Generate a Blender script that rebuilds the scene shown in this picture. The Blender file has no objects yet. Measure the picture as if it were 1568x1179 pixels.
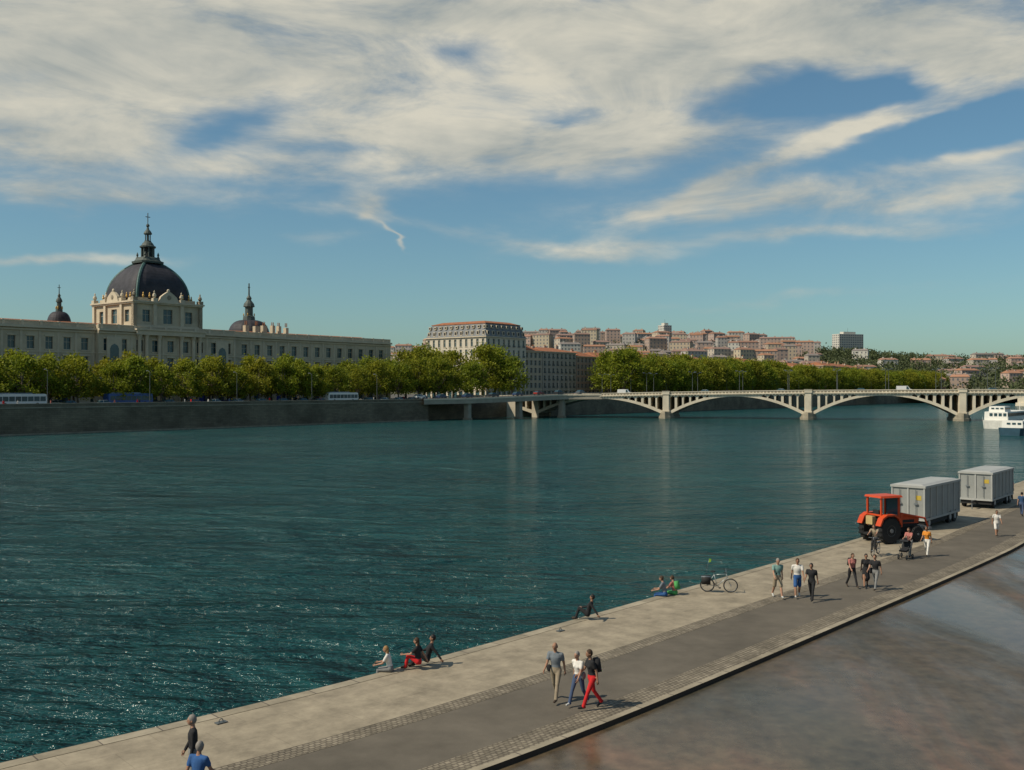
import bpy, math, random
import numpy as np
from mathutils import Matrix, Vector
random.seed(7); np.random.seed(7)
R=math.radians
scene=bpy.context.scene
scene.view_settings.view_transform='Standard'
scene.view_settings.look='None'
scene.view_settings.exposure=0

# ------------------------------------------------------------------ materials
MATS={}
def mat(name,col,rough=.8,var=.15,scale=.8,bump=0,metal=0,spec=.3,detail=4):
    if name in MATS: return MATS[name]
    m=bpy.data.materials.new(name); m.use_nodes=True; nt=m.node_tree; N=nt.nodes; L=nt.links
    b=N['Principled BSDF']; b.inputs['Roughness'].default_value=rough; b.inputs['Metallic'].default_value=metal
    b.inputs['Specular IOR Level'].default_value=spec
    tc=N.new('ShaderNodeTexCoord'); no=N.new('ShaderNodeTexNoise'); no.inputs['Scale'].default_value=scale
    no.inputs['Detail'].default_value=detail; no.inputs['Roughness'].default_value=.65
    L.new(tc.outputs['Object'],no.inputs['Vector'])
    mr=N.new('ShaderNodeMapRange'); mr.inputs[1].default_value=.3; mr.inputs[2].default_value=.7
    mr.inputs[3].default_value=1-var; mr.inputs[4].default_value=1+var; L.new(no.outputs[0],mr.inputs[0])
    hs=N.new('ShaderNodeHueSaturation'); hs.inputs['Color'].default_value=(*col,1); L.new(mr.outputs[0],hs.inputs['Value'])
    L.new(hs.outputs[0],b.inputs['Base Color'])
    if bump:
        bp=N.new('ShaderNodeBump'); bp.inputs['Strength'].default_value=bump; bp.inputs['Distance'].default_value=.05
        n2=N.new('ShaderNodeTexNoise'); n2.inputs['Scale'].default_value=scale*8; n2.inputs['Detail'].default_value=5
        L.new(tc.outputs['Object'],n2.inputs['Vector']); L.new(n2.outputs[0],bp.inputs['Height']); L.new(bp.outputs[0],b.inputs['Normal'])
    MATS[name]=m; return m

def leafmat(name,c1,c2,scale=.35,trans=.35):
    m=bpy.data.materials.new(name); m.use_nodes=True; nt=m.node_tree; N=nt.nodes; L=nt.links
    b=N['Principled BSDF']; b.inputs['Roughness'].default_value=.6; b.inputs['Specular IOR Level'].default_value=.2
    tc=N.new('ShaderNodeTexCoord'); no=N.new('ShaderNodeTexNoise'); no.inputs['Scale'].default_value=scale; no.inputs['Detail'].default_value=3
    L.new(tc.outputs['Object'],no.inputs['Vector'])
    cr=N.new('ShaderNodeValToRGB'); cr.color_ramp.elements[0].position=.35; cr.color_ramp.elements[1].position=.65
    cr.color_ramp.elements[0].color=(*c1,1); cr.color_ramp.elements[1].color=(*c2,1); L.new(no.outputs[0],cr.inputs[0])
    oi=N.new('ShaderNodeObjectInfo'); hs=N.new('ShaderNodeHueSaturation'); mr=N.new('ShaderNodeMapRange')
    mr.inputs[3].default_value=.485; mr.inputs[4].default_value=.525; L.new(oi.outputs['Random'],mr.inputs[0]); L.new(mr.outputs[0],hs.inputs['Hue'])
    L.new(cr.outputs[0],hs.inputs['Color']); L.new(hs.outputs[0],b.inputs['Base Color'])
    tr=N.new('ShaderNodeBsdfTranslucent'); L.new(hs.outputs[0],tr.inputs[0]); mx=N.new('ShaderNodeMixShader'); mx.inputs[0].default_value=trans
    L.new(b.outputs[0],mx.inputs[1]); L.new(tr.outputs[0],mx.inputs[2]); L.new(mx.outputs[0],N['Material Output'].inputs[0])
    return m

def brickmat(name,c1,c2,mortar,bw,bh,ms=.02,coord='Object',axes='xy',rough=.85,bump=.4,stain=.35,nscale=.15):
    m=bpy.data.materials.new(name); m.use_nodes=True; nt=m.node_tree; N=nt.nodes; L=nt.links
    b=N['Principled BSDF']; b.inputs['Roughness'].default_value=rough; b.inputs['Specular IOR Level'].default_value=.25
    tc=N.new('ShaderNodeTexCoord'); src=tc.outputs[coord]
    v=src
    if axes=='xz':
        s=N.new('ShaderNodeSeparateXYZ'); c=N.new('ShaderNodeCombineXYZ'); L.new(src,s.inputs[0]); L.new(s.outputs[0],c.inputs[0]); L.new(s.outputs[2],c.inputs[1]); v=c.outputs[0]
    br=N.new('ShaderNodeTexBrick'); br.inputs['Scale'].default_value=1; br.inputs['Brick Width'].default_value=bw; br.inputs['Row Height'].default_value=bh
    br.inputs['Mortar Size'].default_value=ms; br.inputs['Color1'].default_value=(*c1,1); br.inputs['Color2'].default_value=(*c2,1); br.inputs['Mortar'].default_value=(*mortar,1)
    L.new(v,br.inputs['Vector'])
    no=N.new('ShaderNodeTexNoise'); no.inputs['Scale'].default_value=nscale; no.inputs['Detail'].default_value=8; no.inputs['Roughness'].default_value=.72
    L.new(src,no.inputs['Vector'])
    mr=N.new('ShaderNodeMapRange'); mr.inputs[1].default_value=.3; mr.inputs[2].default_value=.7; mr.inputs[3].default_value=1-stain; mr.inputs[4].default_value=1+stain*.6
    L.new(no.outputs[0],mr.inputs[0]); hs=N.new('ShaderNodeHueSaturation'); L.new(br.outputs[0],hs.inputs['Color']); L.new(mr.outputs[0],hs.inputs['Value'])
    L.new(hs.outputs[0],b.inputs['Base Color'])
    bp=N.new('ShaderNodeBump'); bp.inputs['Strength'].default_value=bump; bp.inputs['Distance'].default_value=.02; bp.invert=True
    L.new(br.outputs['Fac'],bp.inputs['Height']); L.new(bp.outputs[0],b.inputs['Normal'])
    return m

M_stone=mat('facade_limestone',(.47,.40,.29),.9,.18,.25)
M_stone2=mat('trim_limestone',(.53,.455,.34),.9,.12,.4)
M_brst=mat('bridge_stone',(.60,.53,.41),.85,.16,.3)
M_brdk=mat('pier_stone',(.27,.235,.175),.9,.25,.6)
M_glass=mat('window_glass',(.035,.075,.09),.15,.4,.3,spec=.5)
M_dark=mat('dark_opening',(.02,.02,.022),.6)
M_slate=mat('slate_roof',(.036,.034,.040),.65,.35,.6)
M_copper=mat('verdigris_copper',(.06,.12,.11),.6,.2,1)
M_leadd=mat('lantern_lead',(.07,.085,.075),.6,.2,1)
M_gold=mat('gilding',(.42,.26,.07),.5,.2,1,metal=.3)
M_tile=mat('clay_tile_roof',(.30,.12,.06),.9,.25,.7)
M_zinc=mat('zinc_roof',(.17,.175,.18),.6,.15,.7)
M_white=mat('white_paint',(.72,.70,.64),.5,.05)
M_blue=mat('blue_hoarding',(.025,.05,.26),.6,.1)
M_steel=mat('grey_metal',(.25,.26,.27),.4,.1,metal=.6)
M_blk=mat('black_rubber',(.02,.02,.02),.75,.2,3)
M_bark=mat('plane_bark',(.15,.12,.09),.9,.3,2)
M_conc=mat('concrete',(.33,.295,.235),.9,.15,.5)
M_lamp=mat('lamp_post_metal',(.10,.11,.11),.5)
M_shut=mat('shutter_paint',(.30,.30,.27),.7)

# ------------------------------------------------------------------ mesh builder
class MB:
    def __init__(s): s.v=[];s.f=[];s.m=[];s.mats=[];s.X=None
    def mi(s,m):
        if m not in s.mats: s.mats.append(m)
        return s.mats.index(m)
    def add(s,vs,fs,m):
        o=len(s.v)
        if s.X is not None: vs=[tuple(s.X@Vector(p)) for p in vs]
        s.v+= [tuple(p) for p in vs]; i=s.mi(m)
        for f in fs: s.f.append(tuple(a+o for a in f)); s.m.append(i)
    def quad(s,a,b,c,d,m): s.add([a,b,c,d],[(0,1,2,3)],m)
    def box(s,x0,x1,y0,y1,z0,z1,m,tx=0,ty=0):
        vs=[(x0,y0,z0),(x1,y0,z0),(x1,y1,z0),(x0,y1,z0),(x0+tx,y0+ty,z1),(x1-tx,y0+ty,z1),(x1-tx,y1-ty,z1),(x0+tx,y1-ty,z1)]
        s.add(vs,[(3,2,1,0),(4,5,6,7),(0,1,5,4),(1,2,6,5),(2,3,7,6),(3,0,4,7)],m)
    def cyl(s,p0,p1,r0,r1,m,n=8):
        p0=Vector(p0);p1=Vector(p1);d=(p1-p0)
        if d.length<1e-6:return
        d.normalize(); a=d.orthogonal().normalized(); b=d.cross(a)
        vs=[];
        for p,r in((p0,r0),(p1,r1)):
            for i in range(n):
                t=2*math.pi*i/n; vs.append(tuple(p+(a*math.cos(t)+b*math.sin(t))*r))
        fs=[(i,(i+1)%n,n+(i+1)%n,n+i) for i in range(n)]+[tuple(range(n))[::-1],tuple(range(n,2*n))]
        s.add(vs,fs,m)
    def lathe(s,cx,cy,prof,m,n=16,p=2.0,sx=1,sy=1):
        vs=[];k=len(prof)
        for r,z in prof:
            for i in range(n):
                t=2*math.pi*i/n+ (math.pi/n if p!=2 else 0)
                c=math.cos(t);q=math.sin(t)
                e=(abs(c)**p+abs(q)**p)**(-1/p)
                vs.append((cx+r*c*e*sx,cy+r*q*e*sy,z))
        fs=[]
        for j in range(k-1):
            for i in range(n):
                fs.append((j*n+i,j*n+(i+1)%n,(j+1)*n+(i+1)%n,(j+1)*n+i))
        fs.append(tuple(range(n))[::-1]); fs.append(tuple(range((k-1)*n,k*n)))
        s.add(vs,fs,m)
    def ell(s,c,r,m,n=10,k=7):
        vs=[(c[0],c[1],c[2]-r[2])]
        for j in range(1,k):
            ph=-math.pi/2+math.pi*j/k
            for i in range(n):
                t=2*math.pi*i/n; vs.append((c[0]+r[0]*math.cos(ph)*math.cos(t),c[1]+r[1]*math.cos(ph)*math.sin(t),c[2]+r[2]*math.sin(ph)))
        vs.append((c[0],c[1],c[2]+r[2])); fs=[]
        for i in range(n): fs.append((0,1+(i+1)%n,1+i))
        for j in range(k-2):
            for i in range(n): fs.append((1+j*n+i,1+j*n+(i+1)%n,1+(j+1)*n+(i+1)%n,1+(j+1)*n+i))
        t=len(vs)-1;b=1+(k-2)*n
        for i in range(n): fs.append((b+i,b+(i+1)%n,t))
        s.add(vs,fs,m)
    def torus(s,c,R_,r,m,n=20,k=6,axis='y'):
        vs=[]
        for i in range(n):
            t=2*math.pi*i/n
            for j in range(k):
                q=2*math.pi*j/k; rr=R_+r*math.cos(q)
                a,b,h=rr*math.cos(t),rr*math.sin(t),r*math.sin(q)
                vs.append((c[0]+a,c[1]+h,c[2]+b) if axis=='y' else (c[0]+a,c[1]+b,c[2]+h))
        fs=[(i*k+j,((i+1)%n)*k+j,((i+1)%n)*k+(j+1)%k,i*k+(j+1)%k) for i in range(n) for j in range(k)]
        s.add(vs,fs,m)
    def prism(s,prof,y0,y1,m):
        n=len(prof); vs=[(x,y0,z) for x,z in prof]+[(x,y1,z) for x,z in prof]
        s.add(vs,[tuple(range(n)),tuple(range(n,2*n))[::-1]]+[(i,n+i,n+(i+1)%n,(i+1)%n) for i in range(n)],m)
    def wall(s,P0,P1,z0,z1,ops,m,g,ins=.35):
        P0=Vector(P0);P1=Vector(P1);L=(P1-P0).length;d=(P1-P0)/L;nx=Vector((d.y,-d.x))
        xs=sorted(set([0,L]+[o[0] for o in ops]+[o[1] for o in ops])); zs=sorted(set([z0,z1]+[o[2] for o in ops]+[o[3] for o in ops]))
        def P(a,z,dep=0): q=P0+d*a-nx*dep; return (q.x,q.y,z)
        for i in range(len(xs)-1):
            for j in range(len(zs)-1):
                xm=(xs[i]+xs[i+1])/2;zm=(zs[j]+zs[j+1])/2
                if any(o[0]<xm<o[1] and o[2]<zm<o[3] for o in ops): continue
                s.quad(P(xs[i],zs[j]),P(xs[i+1],zs[j]),P(xs[i+1],zs[j+1]),P(xs[i],zs[j+1]),m)
        for o in ops:
            a,b,c,e=o[:4]
            s.quad(P(a,c),P(a,c,ins),P(a,e,ins),P(a,e),m); s.quad(P(b,c,ins),P(b,c),P(b,e),P(b,e,ins),m)
            s.quad(P(a,e),P(b,e),P(b,e,ins),P(a,e,ins),m); s.quad(P(a,c),P(a,c,ins),P(b,c,ins),P(b,c),m)
            s.quad(P(a,c,ins),P(b,c,ins),P(b,e,ins),P(a,e,ins),g)
            if len(o)>4 and o[4]:
                w=.04; mid=(a+b)/2
                s.quad(P(mid-w,c,ins-.05),P(mid+w,c,ins-.05),P(mid+w,e,ins-.05),P(mid-w,e,ins-.05),M_stone2)
                zz=c+(e-c)*.62
                s.quad(P(a,zz-w,ins-.04),P(b,zz-w,ins-.04),P(b,zz+w,ins-.04),P(a,zz+w,ins-.04),M_stone2)
    def build(s,name,T=None,smooth=False,parent=None):
        me=bpy.data.meshes.new(name); me.from_pydata(s.v,[],s.f)
        for m in s.mats: me.materials.append(m)
        me.polygons.foreach_set('material_index',s.m)
        if smooth: me.polygons.foreach_set('use_smooth',[True]*len(s.f))
        me.update()
        return place(name,me,T,parent)
def place(name,me,T=None,parent=None):
    o=bpy.data.objects.new(name,me); scene.collection.objects.link(o)
    if T is not None: o.matrix_world=T
    if parent: o.parent=parent
    return o
def TR(x,y,z,rot=0,s=1): return Matrix.Translation((x,y,z))@Matrix.Rotation(rot,4,'Z')@Matrix.Scale(s,4)

AB=math.atan2(.78,.625)
BANK=TR(-113,219,0,AB)
def bk(s,t): v=BANK@Vector((s,t,0)); return v.x,v.y
WZ=6.2

# ------------------------------------------------------------------ camera, sun, world
cam=bpy.data.cameras.new('camera'); cam.lens=35; cam.sensor_width=36; cam.clip_end=20000; cam.clip_start=.1
co=bpy.data.objects.new('camera',cam); scene.collection.objects.link(co); co.location=(0,0,10.5); co.rotation_euler=(R(90.2),0,0); scene.camera=co
az=Vector((-.93,-.36)).normalized(); el=R(46)
sd=bpy.data.lights.new('sun','SUN'); sd.energy=4.3; sd.angle=R(.5); sd.color=(1,.89,.71)
so=bpy.data.objects.new('sun',sd); scene.collection.objects.link(so)
Ldir=Vector((-az.x*math.cos(el),-az.y*math.cos(el),-math.sin(el))); so.rotation_euler=Ldir.to_track_quat('-Z','Y').to_euler()

def build_world():
    w=bpy.data.worlds.new('World'); scene.world=w; w.use_nodes=True; nt=w.node_tree; N=nt.nodes; L=nt.links
    bg=N['Background']; out=N['World Output']
    sky=N.new('ShaderNodeTexSky'); sky.sky_type='NISHITA'; sky.sun_disc=False; sky.sun_elevation=el; sky.sun_rotation=math.atan2(az.x,az.y)
    sky.air_density=1.0; sky.dust_density=1.0; sky.ozone_density=2.4
    tint=N.new('ShaderNodeMix'); tint.data_type='RGBA'; tint.blend_type='MULTIPLY'; tint.inputs[0].default_value=1
    L.new(sky.outputs[0],tint.inputs[6]); tint.inputs[7].default_value=(.76,1.0,.98,1)
    L.new(tint.outputs[2],bg.inputs[0]); bg.inputs[1].default_value=.088
    def M(op,a,b=None,c=None,clamp=False):
        n=N.new('ShaderNodeMath'); n.operation=op; n.use_clamp=clamp
        for i,x in enumerate((a,b,c)):
            if x is None: continue
            if isinstance(x,(int,float)): n.inputs[i].default_value=x
            else: L.new(x,n.inputs[i])
        return n.outputs[0]
    tc=N.new('ShaderNodeTexCoord'); sp=N.new('ShaderNodeSeparateXYZ'); L.new(tc.outputs['Generated'],sp.inputs[0])
    X,Y,Z=sp.outputs
    def noise(sx,sy,sz,scale,detail,rough,off=0,rot=0,dist=0):
        mp=N.new('ShaderNodeMapping'); mp.inputs['Scale'].default_value=(sx,sy,sz); mp.inputs['Location'].default_value=(off,off*.7,off*.3)
        mp.inputs['Rotation'].default_value=(0,rot,0)
        L.new(tc.outputs['Generated'],mp.inputs[0]); n=N.new('ShaderNodeTexNoise'); n.inputs['Scale'].default_value=scale; n.inputs['Detail'].default_value=detail
        n.inputs['Roughness'].default_value=rough; n.inputs['Distortion'].default_value=dist; L.new(mp.outputs[0],n.inputs['Vector']); return n
    wn=noise(1,1,2.2,6,4,.6,3.1)
    sc=N.new('ShaderNodeSeparateColor'); L.new(wn.outputs['Color'],sc.inputs[0])
    WX=M('ADD',X,M('MULTIPLY',M('SUBTRACT',sc.outputs[0],.5),.14))
    WZ_=M('ADD',Z,M('MULTIPLY',M('SUBTRACT',sc.outputs[1],.5),.055))
    blobs=[(120,60,460,110,0,1.15),(720,20,450,60,0,.95),(1220,45,430,66,0,1.25),(1545,90,240,38,-6,1.0),(80,225,250,60,0,.85),(440,120,300,50,0,.65),
     (760,225,330,48,0,1.25),(980,150,170,80,0,.8),(1215,235,240,20,22,.9),(1400,170,150,14,14,.6),(1200,300,250,26,4,.95),(1480,300,190,26,3,.8),
     (1520,228,120,14,6,.65),(30,388,170,11,0,.7),(575,325,32,24,-30,.7),(605,368,26,5,-45,.7),(930,378,150,13,0,.55),(1320,352,270,12,0,.6),(120,300,260,20,0,.6),(640,345,260,10,-8,.35),
     (420,255,200,24,-8,.45),(490,362,60,12,0,.35),
     (740,80,80,26,0,-.7),(1290,135,180,22,0,-.85),(870,172,70,12,0,-.6),(360,185,110,36,25,-.75),(1130,172,90,18,0,-.4),(540,225,60,11,0,-.5),(1540,170,140,26,0,-.6),
     (1180,455,330,11,3,.35)]
    D=None
    for (u,v,su,sv,rot,A) in blobs:
        d=Vector(((u-784)/1524,1,(595-v)/1524)); l=d.length; d/=l
        su/=1524*l; sv/=1524*l
        dx=M('SUBTRACT',WX,d.x); dz=M('SUBTRACT',WZ_,d.z); c=math.cos(R(rot)); s=math.sin(R(rot))
        a=M('MULTIPLY_ADD',dx,c/su,M('MULTIPLY',dz,s/su)); b=M('MULTIPLY_ADD',dz,c/sv,M('MULTIPLY',dx,-s/sv))
        q=M('MULTIPLY_ADD',a,a,M('MULTIPLY',b,b)); e=M('EXPONENT',M('MULTIPLY',q,-1)); e=M('MULTIPLY',e,A)
        D=e if D is None else M('ADD',D,e)
    hi=M('MULTIPLY',M('SUBTRACT',Z,.42,None,True),.8); D=M('ADD',D,hi)
    f1=noise(1,1,3.0,6,7,.62,1.3,R(-14),.5); f2=noise(1,1,4.5,20,5,.65,5.3,R(-20),.3)
    t=M('MULTIPLY_ADD',M('SUBTRACT',f1.outputs[0],.5),2.3,M('MULTIPLY',M('SUBTRACT',f2.outputs[0],.5),.8))
    gate=M('MULTIPLY_ADD',M('MINIMUM',D,1.0),.85,.15)
    T=M('MULTIPLY_ADD',t,gate,D)
    mr=N.new('ShaderNodeMapRange'); mr.interpolation_type='SMOOTHSTEP'; mr.inputs[1].default_value=.05; mr.inputs[2].default_value=1.25
    L.new(T,mr.inputs[0]); mask=M('MULTIPLY',mr.outputs[0],.95)
    cr=N.new('ShaderNodeValToRGB'); e=cr.color_ramp.elements; e[0].position=.26; e[0].color=(.38,.41,.39,1); e[1].position=.62; e[1].color=(.72,.68,.56,1)
    shade=M('ADD',M('MULTIPLY',f1.outputs[0],.9),M('MULTIPLY',M('SUBTRACT',sc.outputs[2],.5),.7)); L.new(shade,cr.inputs[0])
    b2=N.new('ShaderNodeBackground'); L.new(cr.outputs[0],b2.inputs[0]); b2.inputs[1].default_value=.95
    mx=N.new('ShaderNodeMixShader'); L.new(mask,mx.inputs[0]); L.new(bg.outputs[0],mx.inputs[1]); L.new(b2.outputs[0],mx.inputs[2]); L.new(mx.outputs[0],out.inputs[0])
build_world()

# ------------------------------------------------------------------ water
def water_mat():
    m=bpy.data.materials.new('river_water'); m.use_nodes=True; nt=m.node_tree; N=nt.nodes; L=nt.links
    b=N['Principled BSDF']; b.inputs['Roughness'].default_value=.13; b.inputs['IOR'].default_value=1.33; b.inputs['Specular IOR Level'].default_value=.36
    tc=N.new('ShaderNodeTexCoord')
    def noise(sx,sy,scale,det,rot=0,dist=0):
        mp=N.new('ShaderNodeMapping'); mp.inputs['Scale'].default_value=(sx,sy,1); mp.inputs['Rotation'].default_value=(0,0,rot); L.new(tc.outputs['Object'],mp.inputs[0])
        n=N.new('ShaderNodeTexNoise'); n.inputs['Scale'].default_value=scale; n.inputs['Detail'].default_value=det; n.inputs['Roughness'].default_value=.6; n.inputs['Distortion'].default_value=dist
        L.new(mp.outputs[0],n.inputs[0]); return n.outputs[0]
    big=noise(1,1.6,.03,4)
    cr=N.new('ShaderNodeValToRGB'); cr.color_ramp.elements[0].color=(.006,.048,.052,1); cr.color_ramp.elements[1].color=(.012,.080,.082,1)
    cr.color_ramp.elements[0].position=.35; cr.color_ramp.elements[1].position=.7; L.new(big,cr.inputs[0]); L.new(cr.outputs[0],b.inputs['Base Color'])
    n1=noise(.45,1.25,.62,4,R(12),.9); n2=noise(.7,1.3,2.4,3,R(-10),.3); n3=noise(.4,1.1,.17,3,R(10),.6)
    a=N.new('ShaderNodeMath'); a.operation='MULTIPLY_ADD'; L.new(n2,a.inputs[0]); a.inputs[1].default_value=.28; L.new(n1,a.inputs[2])
    c=N.new('ShaderNodeMath'); c.operation='MULTIPLY_ADD'; L.new(n3,c.inputs[0]); c.inputs[1].default_value=3.2; L.new(a.outputs[0],c.inputs[2])
    bp=N.new('ShaderNodeBump'); bp.inputs['Strength'].default_value=1; bp.inputs['Distance'].default_value=1.5; L.new(c.outputs[0],bp.inputs['Height']); L.new(bp.outputs[0],b.inputs['Normal'])
    return m
mb=MB(); mb.quad((-6000,-600,0),(6000,-600,0),(6000,9000,0),(-6000,9000,0),water_mat()); mb.build('river_water')

# ------------------------------------------------------------------ near quay promenade (follows the river edge)
KE=[(-60,-16),(-40,0.5),(-22,16.5),(-12.8,24.7),(-4.3,32.7),(7.4,45.7),(20.6,60.8),(27.6,69.6),(52,101),(98,160),(150,229),(240,345),(420,570),(900,1170)]
def catmull(P,n=10):
    out=[]
    for i in range(len(P)-1):
        p0=P[max(i-1,0)];p1=P[i];p2=P[i+1];p3=P[min(i+2,len(P)-1)]
        for k in range(n):
            t=k/n
            out.append(tuple(.5*(2*p1[j]+(-p0[j]+p2[j])*t+(2*p0[j]-5*p1[j]+4*p2[j]-p3[j])*t*t+(-p0[j]+3*p1[j]-3*p2[j]+p3[j])*t**3) for j in (0,1)))
    out.append(P[-1]); return out
EDGE=catmull(KE)
def offs(d):
    o=[]
    for i,p in enumerate(EDGE):
        a=Vector(EDGE[max(i-1,0)]);b=Vector(EDGE[min(i+1,len(EDGE)-1)]);t=(b-a).normalized(); o.append((p[0]+t.y*d,p[1]-t.x*d))
    return o
ARC=[0]
for i in range(1,len(EDGE)): ARC.append(ARC[-1]+(Vector(EDGE[i])-Vector(EDGE[i-1])).length)
def strip(name,d0,z0,d1,z1,m):
    A=offs(d0);B=offs(d1);n=len(A)
    vs=[(p[0],p[1],z0) for p in A]+[(p[0],p[1],z1) for p in B]
    fs=[(i,n+i,n+i+1,i+1) for i in range(n-1)]
    me=bpy.data.meshes.new(name); me.from_pydata(vs,[],fs); me.materials.append(m)
    uv=me.uv_layers.new(name='UVMap'); dd=abs(z1-z0)+abs(d1-d0)
    for f in me.polygons:
        for li in f.loop_indices:
            vi=me.loops[li].vertex_index; uv.data[li].uv=(ARC[vi%n], d0 if vi<n else d0+dd)
    return place(name,me)
QZ=1.2
M_pav=brickmat('promenade_slabs',(.295,.25,.18),(.31,.262,.19),(.255,.215,.155),2.4,1.3,.012,'UV',stain=.42,nscale=.9,bump=.2)
M_cop=brickmat('coping_stone',(.27,.23,.165),(.33,.285,.21),(.12,.10,.08),1.6,5,.02,'UV',stain=.4,nscale=.7)
M_cob=brickmat('cobble_setts',(.17,.145,.105),(.27,.23,.17),(.12,.10,.075),.17,.14,.02,'UV',stain=.5,nscale=.8,bump=.6)
M_asph=mat('asphalt',(.115,.099,.077),.92,.26,.45,bump=.2,detail=10)
strip('quay_wall_face',0,-2,0,QZ,M_brdk)
strip('quay_coping',0,QZ,.45,QZ,M_cop)
strip('promenade_pavement',.45,QZ-.01,3.9,QZ-.01,M_pav)
strip('cobble_strip',3.9,QZ-.006,4.55,QZ-.006,M_cob)
strip('asphalt_path',4.55,QZ-.012,7.35,QZ-.012,M_asph)
strip('cobble_strip',7.35,QZ-.006,8.2,QZ-.006,M_cob)
strip('basin_kerb',8.2,QZ+.0,8.42,QZ+.0,M_cop)
strip('basin_kerb_face',8.42,QZ,8.43,QZ-.14,mat('kerb_wet_face',(.05,.035,.025),.8))  # step face coloured darker than the kerb top
def basin_mat():
    m=bpy.data.materials.new('wet_basin_floor'); m.use_nodes=True; nt=m.node_tree; N=nt.nodes; L=nt.links
    b=N['Principled BSDF']; tc=N.new('ShaderNodeTexCoord')
    def noise(sx,sy,scale,det,rot=0,dist=0,off=0):
        mp=N.new('ShaderNodeMapping'); mp.inputs['Scale'].default_value=(sx,sy,1); mp.inputs['Rotation'].default_value=(0,0,rot); mp.inputs['Location'].default_value=(off,off,0); L.new(tc.outputs['Object'],mp.inputs[0])
        n=N.new('ShaderNodeTexNoise'); n.inputs['Scale'].default_value=scale; n.inputs['Detail'].default_value=det; n.inputs['Roughness'].default_value=.65; n.inputs['Distortion'].default_value=dist
        L.new(mp.outputs[0],n.inputs[0]); return n.outputs[0]
    a=noise(1,.5,.16,8,R(-40),.5,3.2); f=noise(1,1,1.8,10)
    cr=N.new('ShaderNodeValToRGB'); e=cr.color_ramp.elements; e[0].position=.36; e[0].color=(.058,.050,.032,1); e[1].position=.66; e[1].color=(.16,.088,.052,1)
    x=cr.color_ramp.elements.new(.52); x.color=(.092,.068,.042,1); L.new(a,cr.inputs[0])
    hs=N.new('ShaderNodeHueSaturation'); mr=N.new('ShaderNodeMapRange'); mr.inputs[1].default_value=.3; mr.inputs[2].default_value=.7; mr.inputs[3].default_value=.65; mr.inputs[4].default_value=1.35
    L.new(f,mr.inputs[0]); L.new(mr.outputs[0],hs.inputs['Value']); L.new(cr.outputs[0],hs.inputs['Color']); L.new(hs.outputs[0],b.inputs['Base Color'])
    w=noise(1,.35,.09,7,R(-30),.8,9); r=N.new('ShaderNodeMapRange'); r.inputs[1].default_value=.42; r.inputs[2].default_value=.60; r.inputs[3].default_value=.12; r.inputs[4].default_value=.55
    L.new(w,r.inputs[0]); L.new(r.outputs[0],b.inputs['Roughness']); b.inputs['Specular IOR Level'].default_value=.42
    bp=N.new('ShaderNodeBump'); bp.inputs['Strength'].default_value=.3; bp.inputs['Distance'].default_value=.01; L.new(f,bp.inputs['Height']); L.new(bp.outputs[0],b.inputs['Normal'])
    return m
strip('basin_floor',8.43,QZ-.14,60,QZ-.14,basin_mat())
strip('upper_quay_wall',60,QZ-.14,60.5,7,M_brdk)
strip('right_bank_ground',60.5,7,1500,7,M_conc)
for (d,k) in ((.9,3),(.8,4)):
    p=offs(d)[k*10+5]; mb=MB(); mb.box(-.16,.16,-.09,.09,0,.025,M_lamp); mb.torus((0,0,.05),.06,.014,M_lamp,14,6); mb.build('mooring_ring',TR(p[0],p[1],QZ,.8))

# ------------------------------------------------------------------ left bank: land, quay wall
M_qw=brickmat('quay_ashlar',(.165,.135,.095),(.215,.175,.12),(.10,.085,.06),1.4,.45,.02,'Object','xz',stain=.5,nscale=.12)
M_street=mat('street_asphalt',(.10,.092,.08),.9,.12,.3)
mb=MB()
mb.quad((-900,.6,WZ),(137,.6,WZ),(137,3000,WZ),(-900,3000,WZ),M_street)
mb.quad((137,5,WZ),(3000,5,WZ),(3000,3000,WZ),(137,3000,WZ),M_street)
mb.build('ground',BANK)
mb=MB()
mb.quad((-900,0.25,-2),(137,.25,-2),(137,0,WZ-.2),(-900,0,WZ-.2),M_qw)
mb.quad((137,.25,-2),(137,5,-2),(137,5,WZ),(137,0,WZ),M_qw)
mb.quad((137,5,-2),(186,5,-2),(186,5,WZ-.05),(137,5,WZ-.05),M_qw)
mb.quad((186,1,-2),(3000,1,-2),(3000,.6,WZ),(186,.6,WZ),M_qw)
mb.quad((186,5,-2),(186,1,-2),(186,1,WZ),(186,5,WZ),M_qw)
mb.quad((186,.6,WZ),(3000,.6,WZ),(3000,5,WZ),(186,5,WZ),M_qw)
mb.box(-900,137,-.12,.55,WZ-.2,WZ+.08,M_brdk)
mb.box(-900,137,0,.42,WZ+.08,WZ+.75,M_qw)
mb.box(-900,137,-.06,.48,WZ+.75,WZ+.9,M_brdk)
mb.box(-900,137,-.02,.8,-1,.35,M_brdk)
mb.build('river_quay_wall',BANK)

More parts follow.
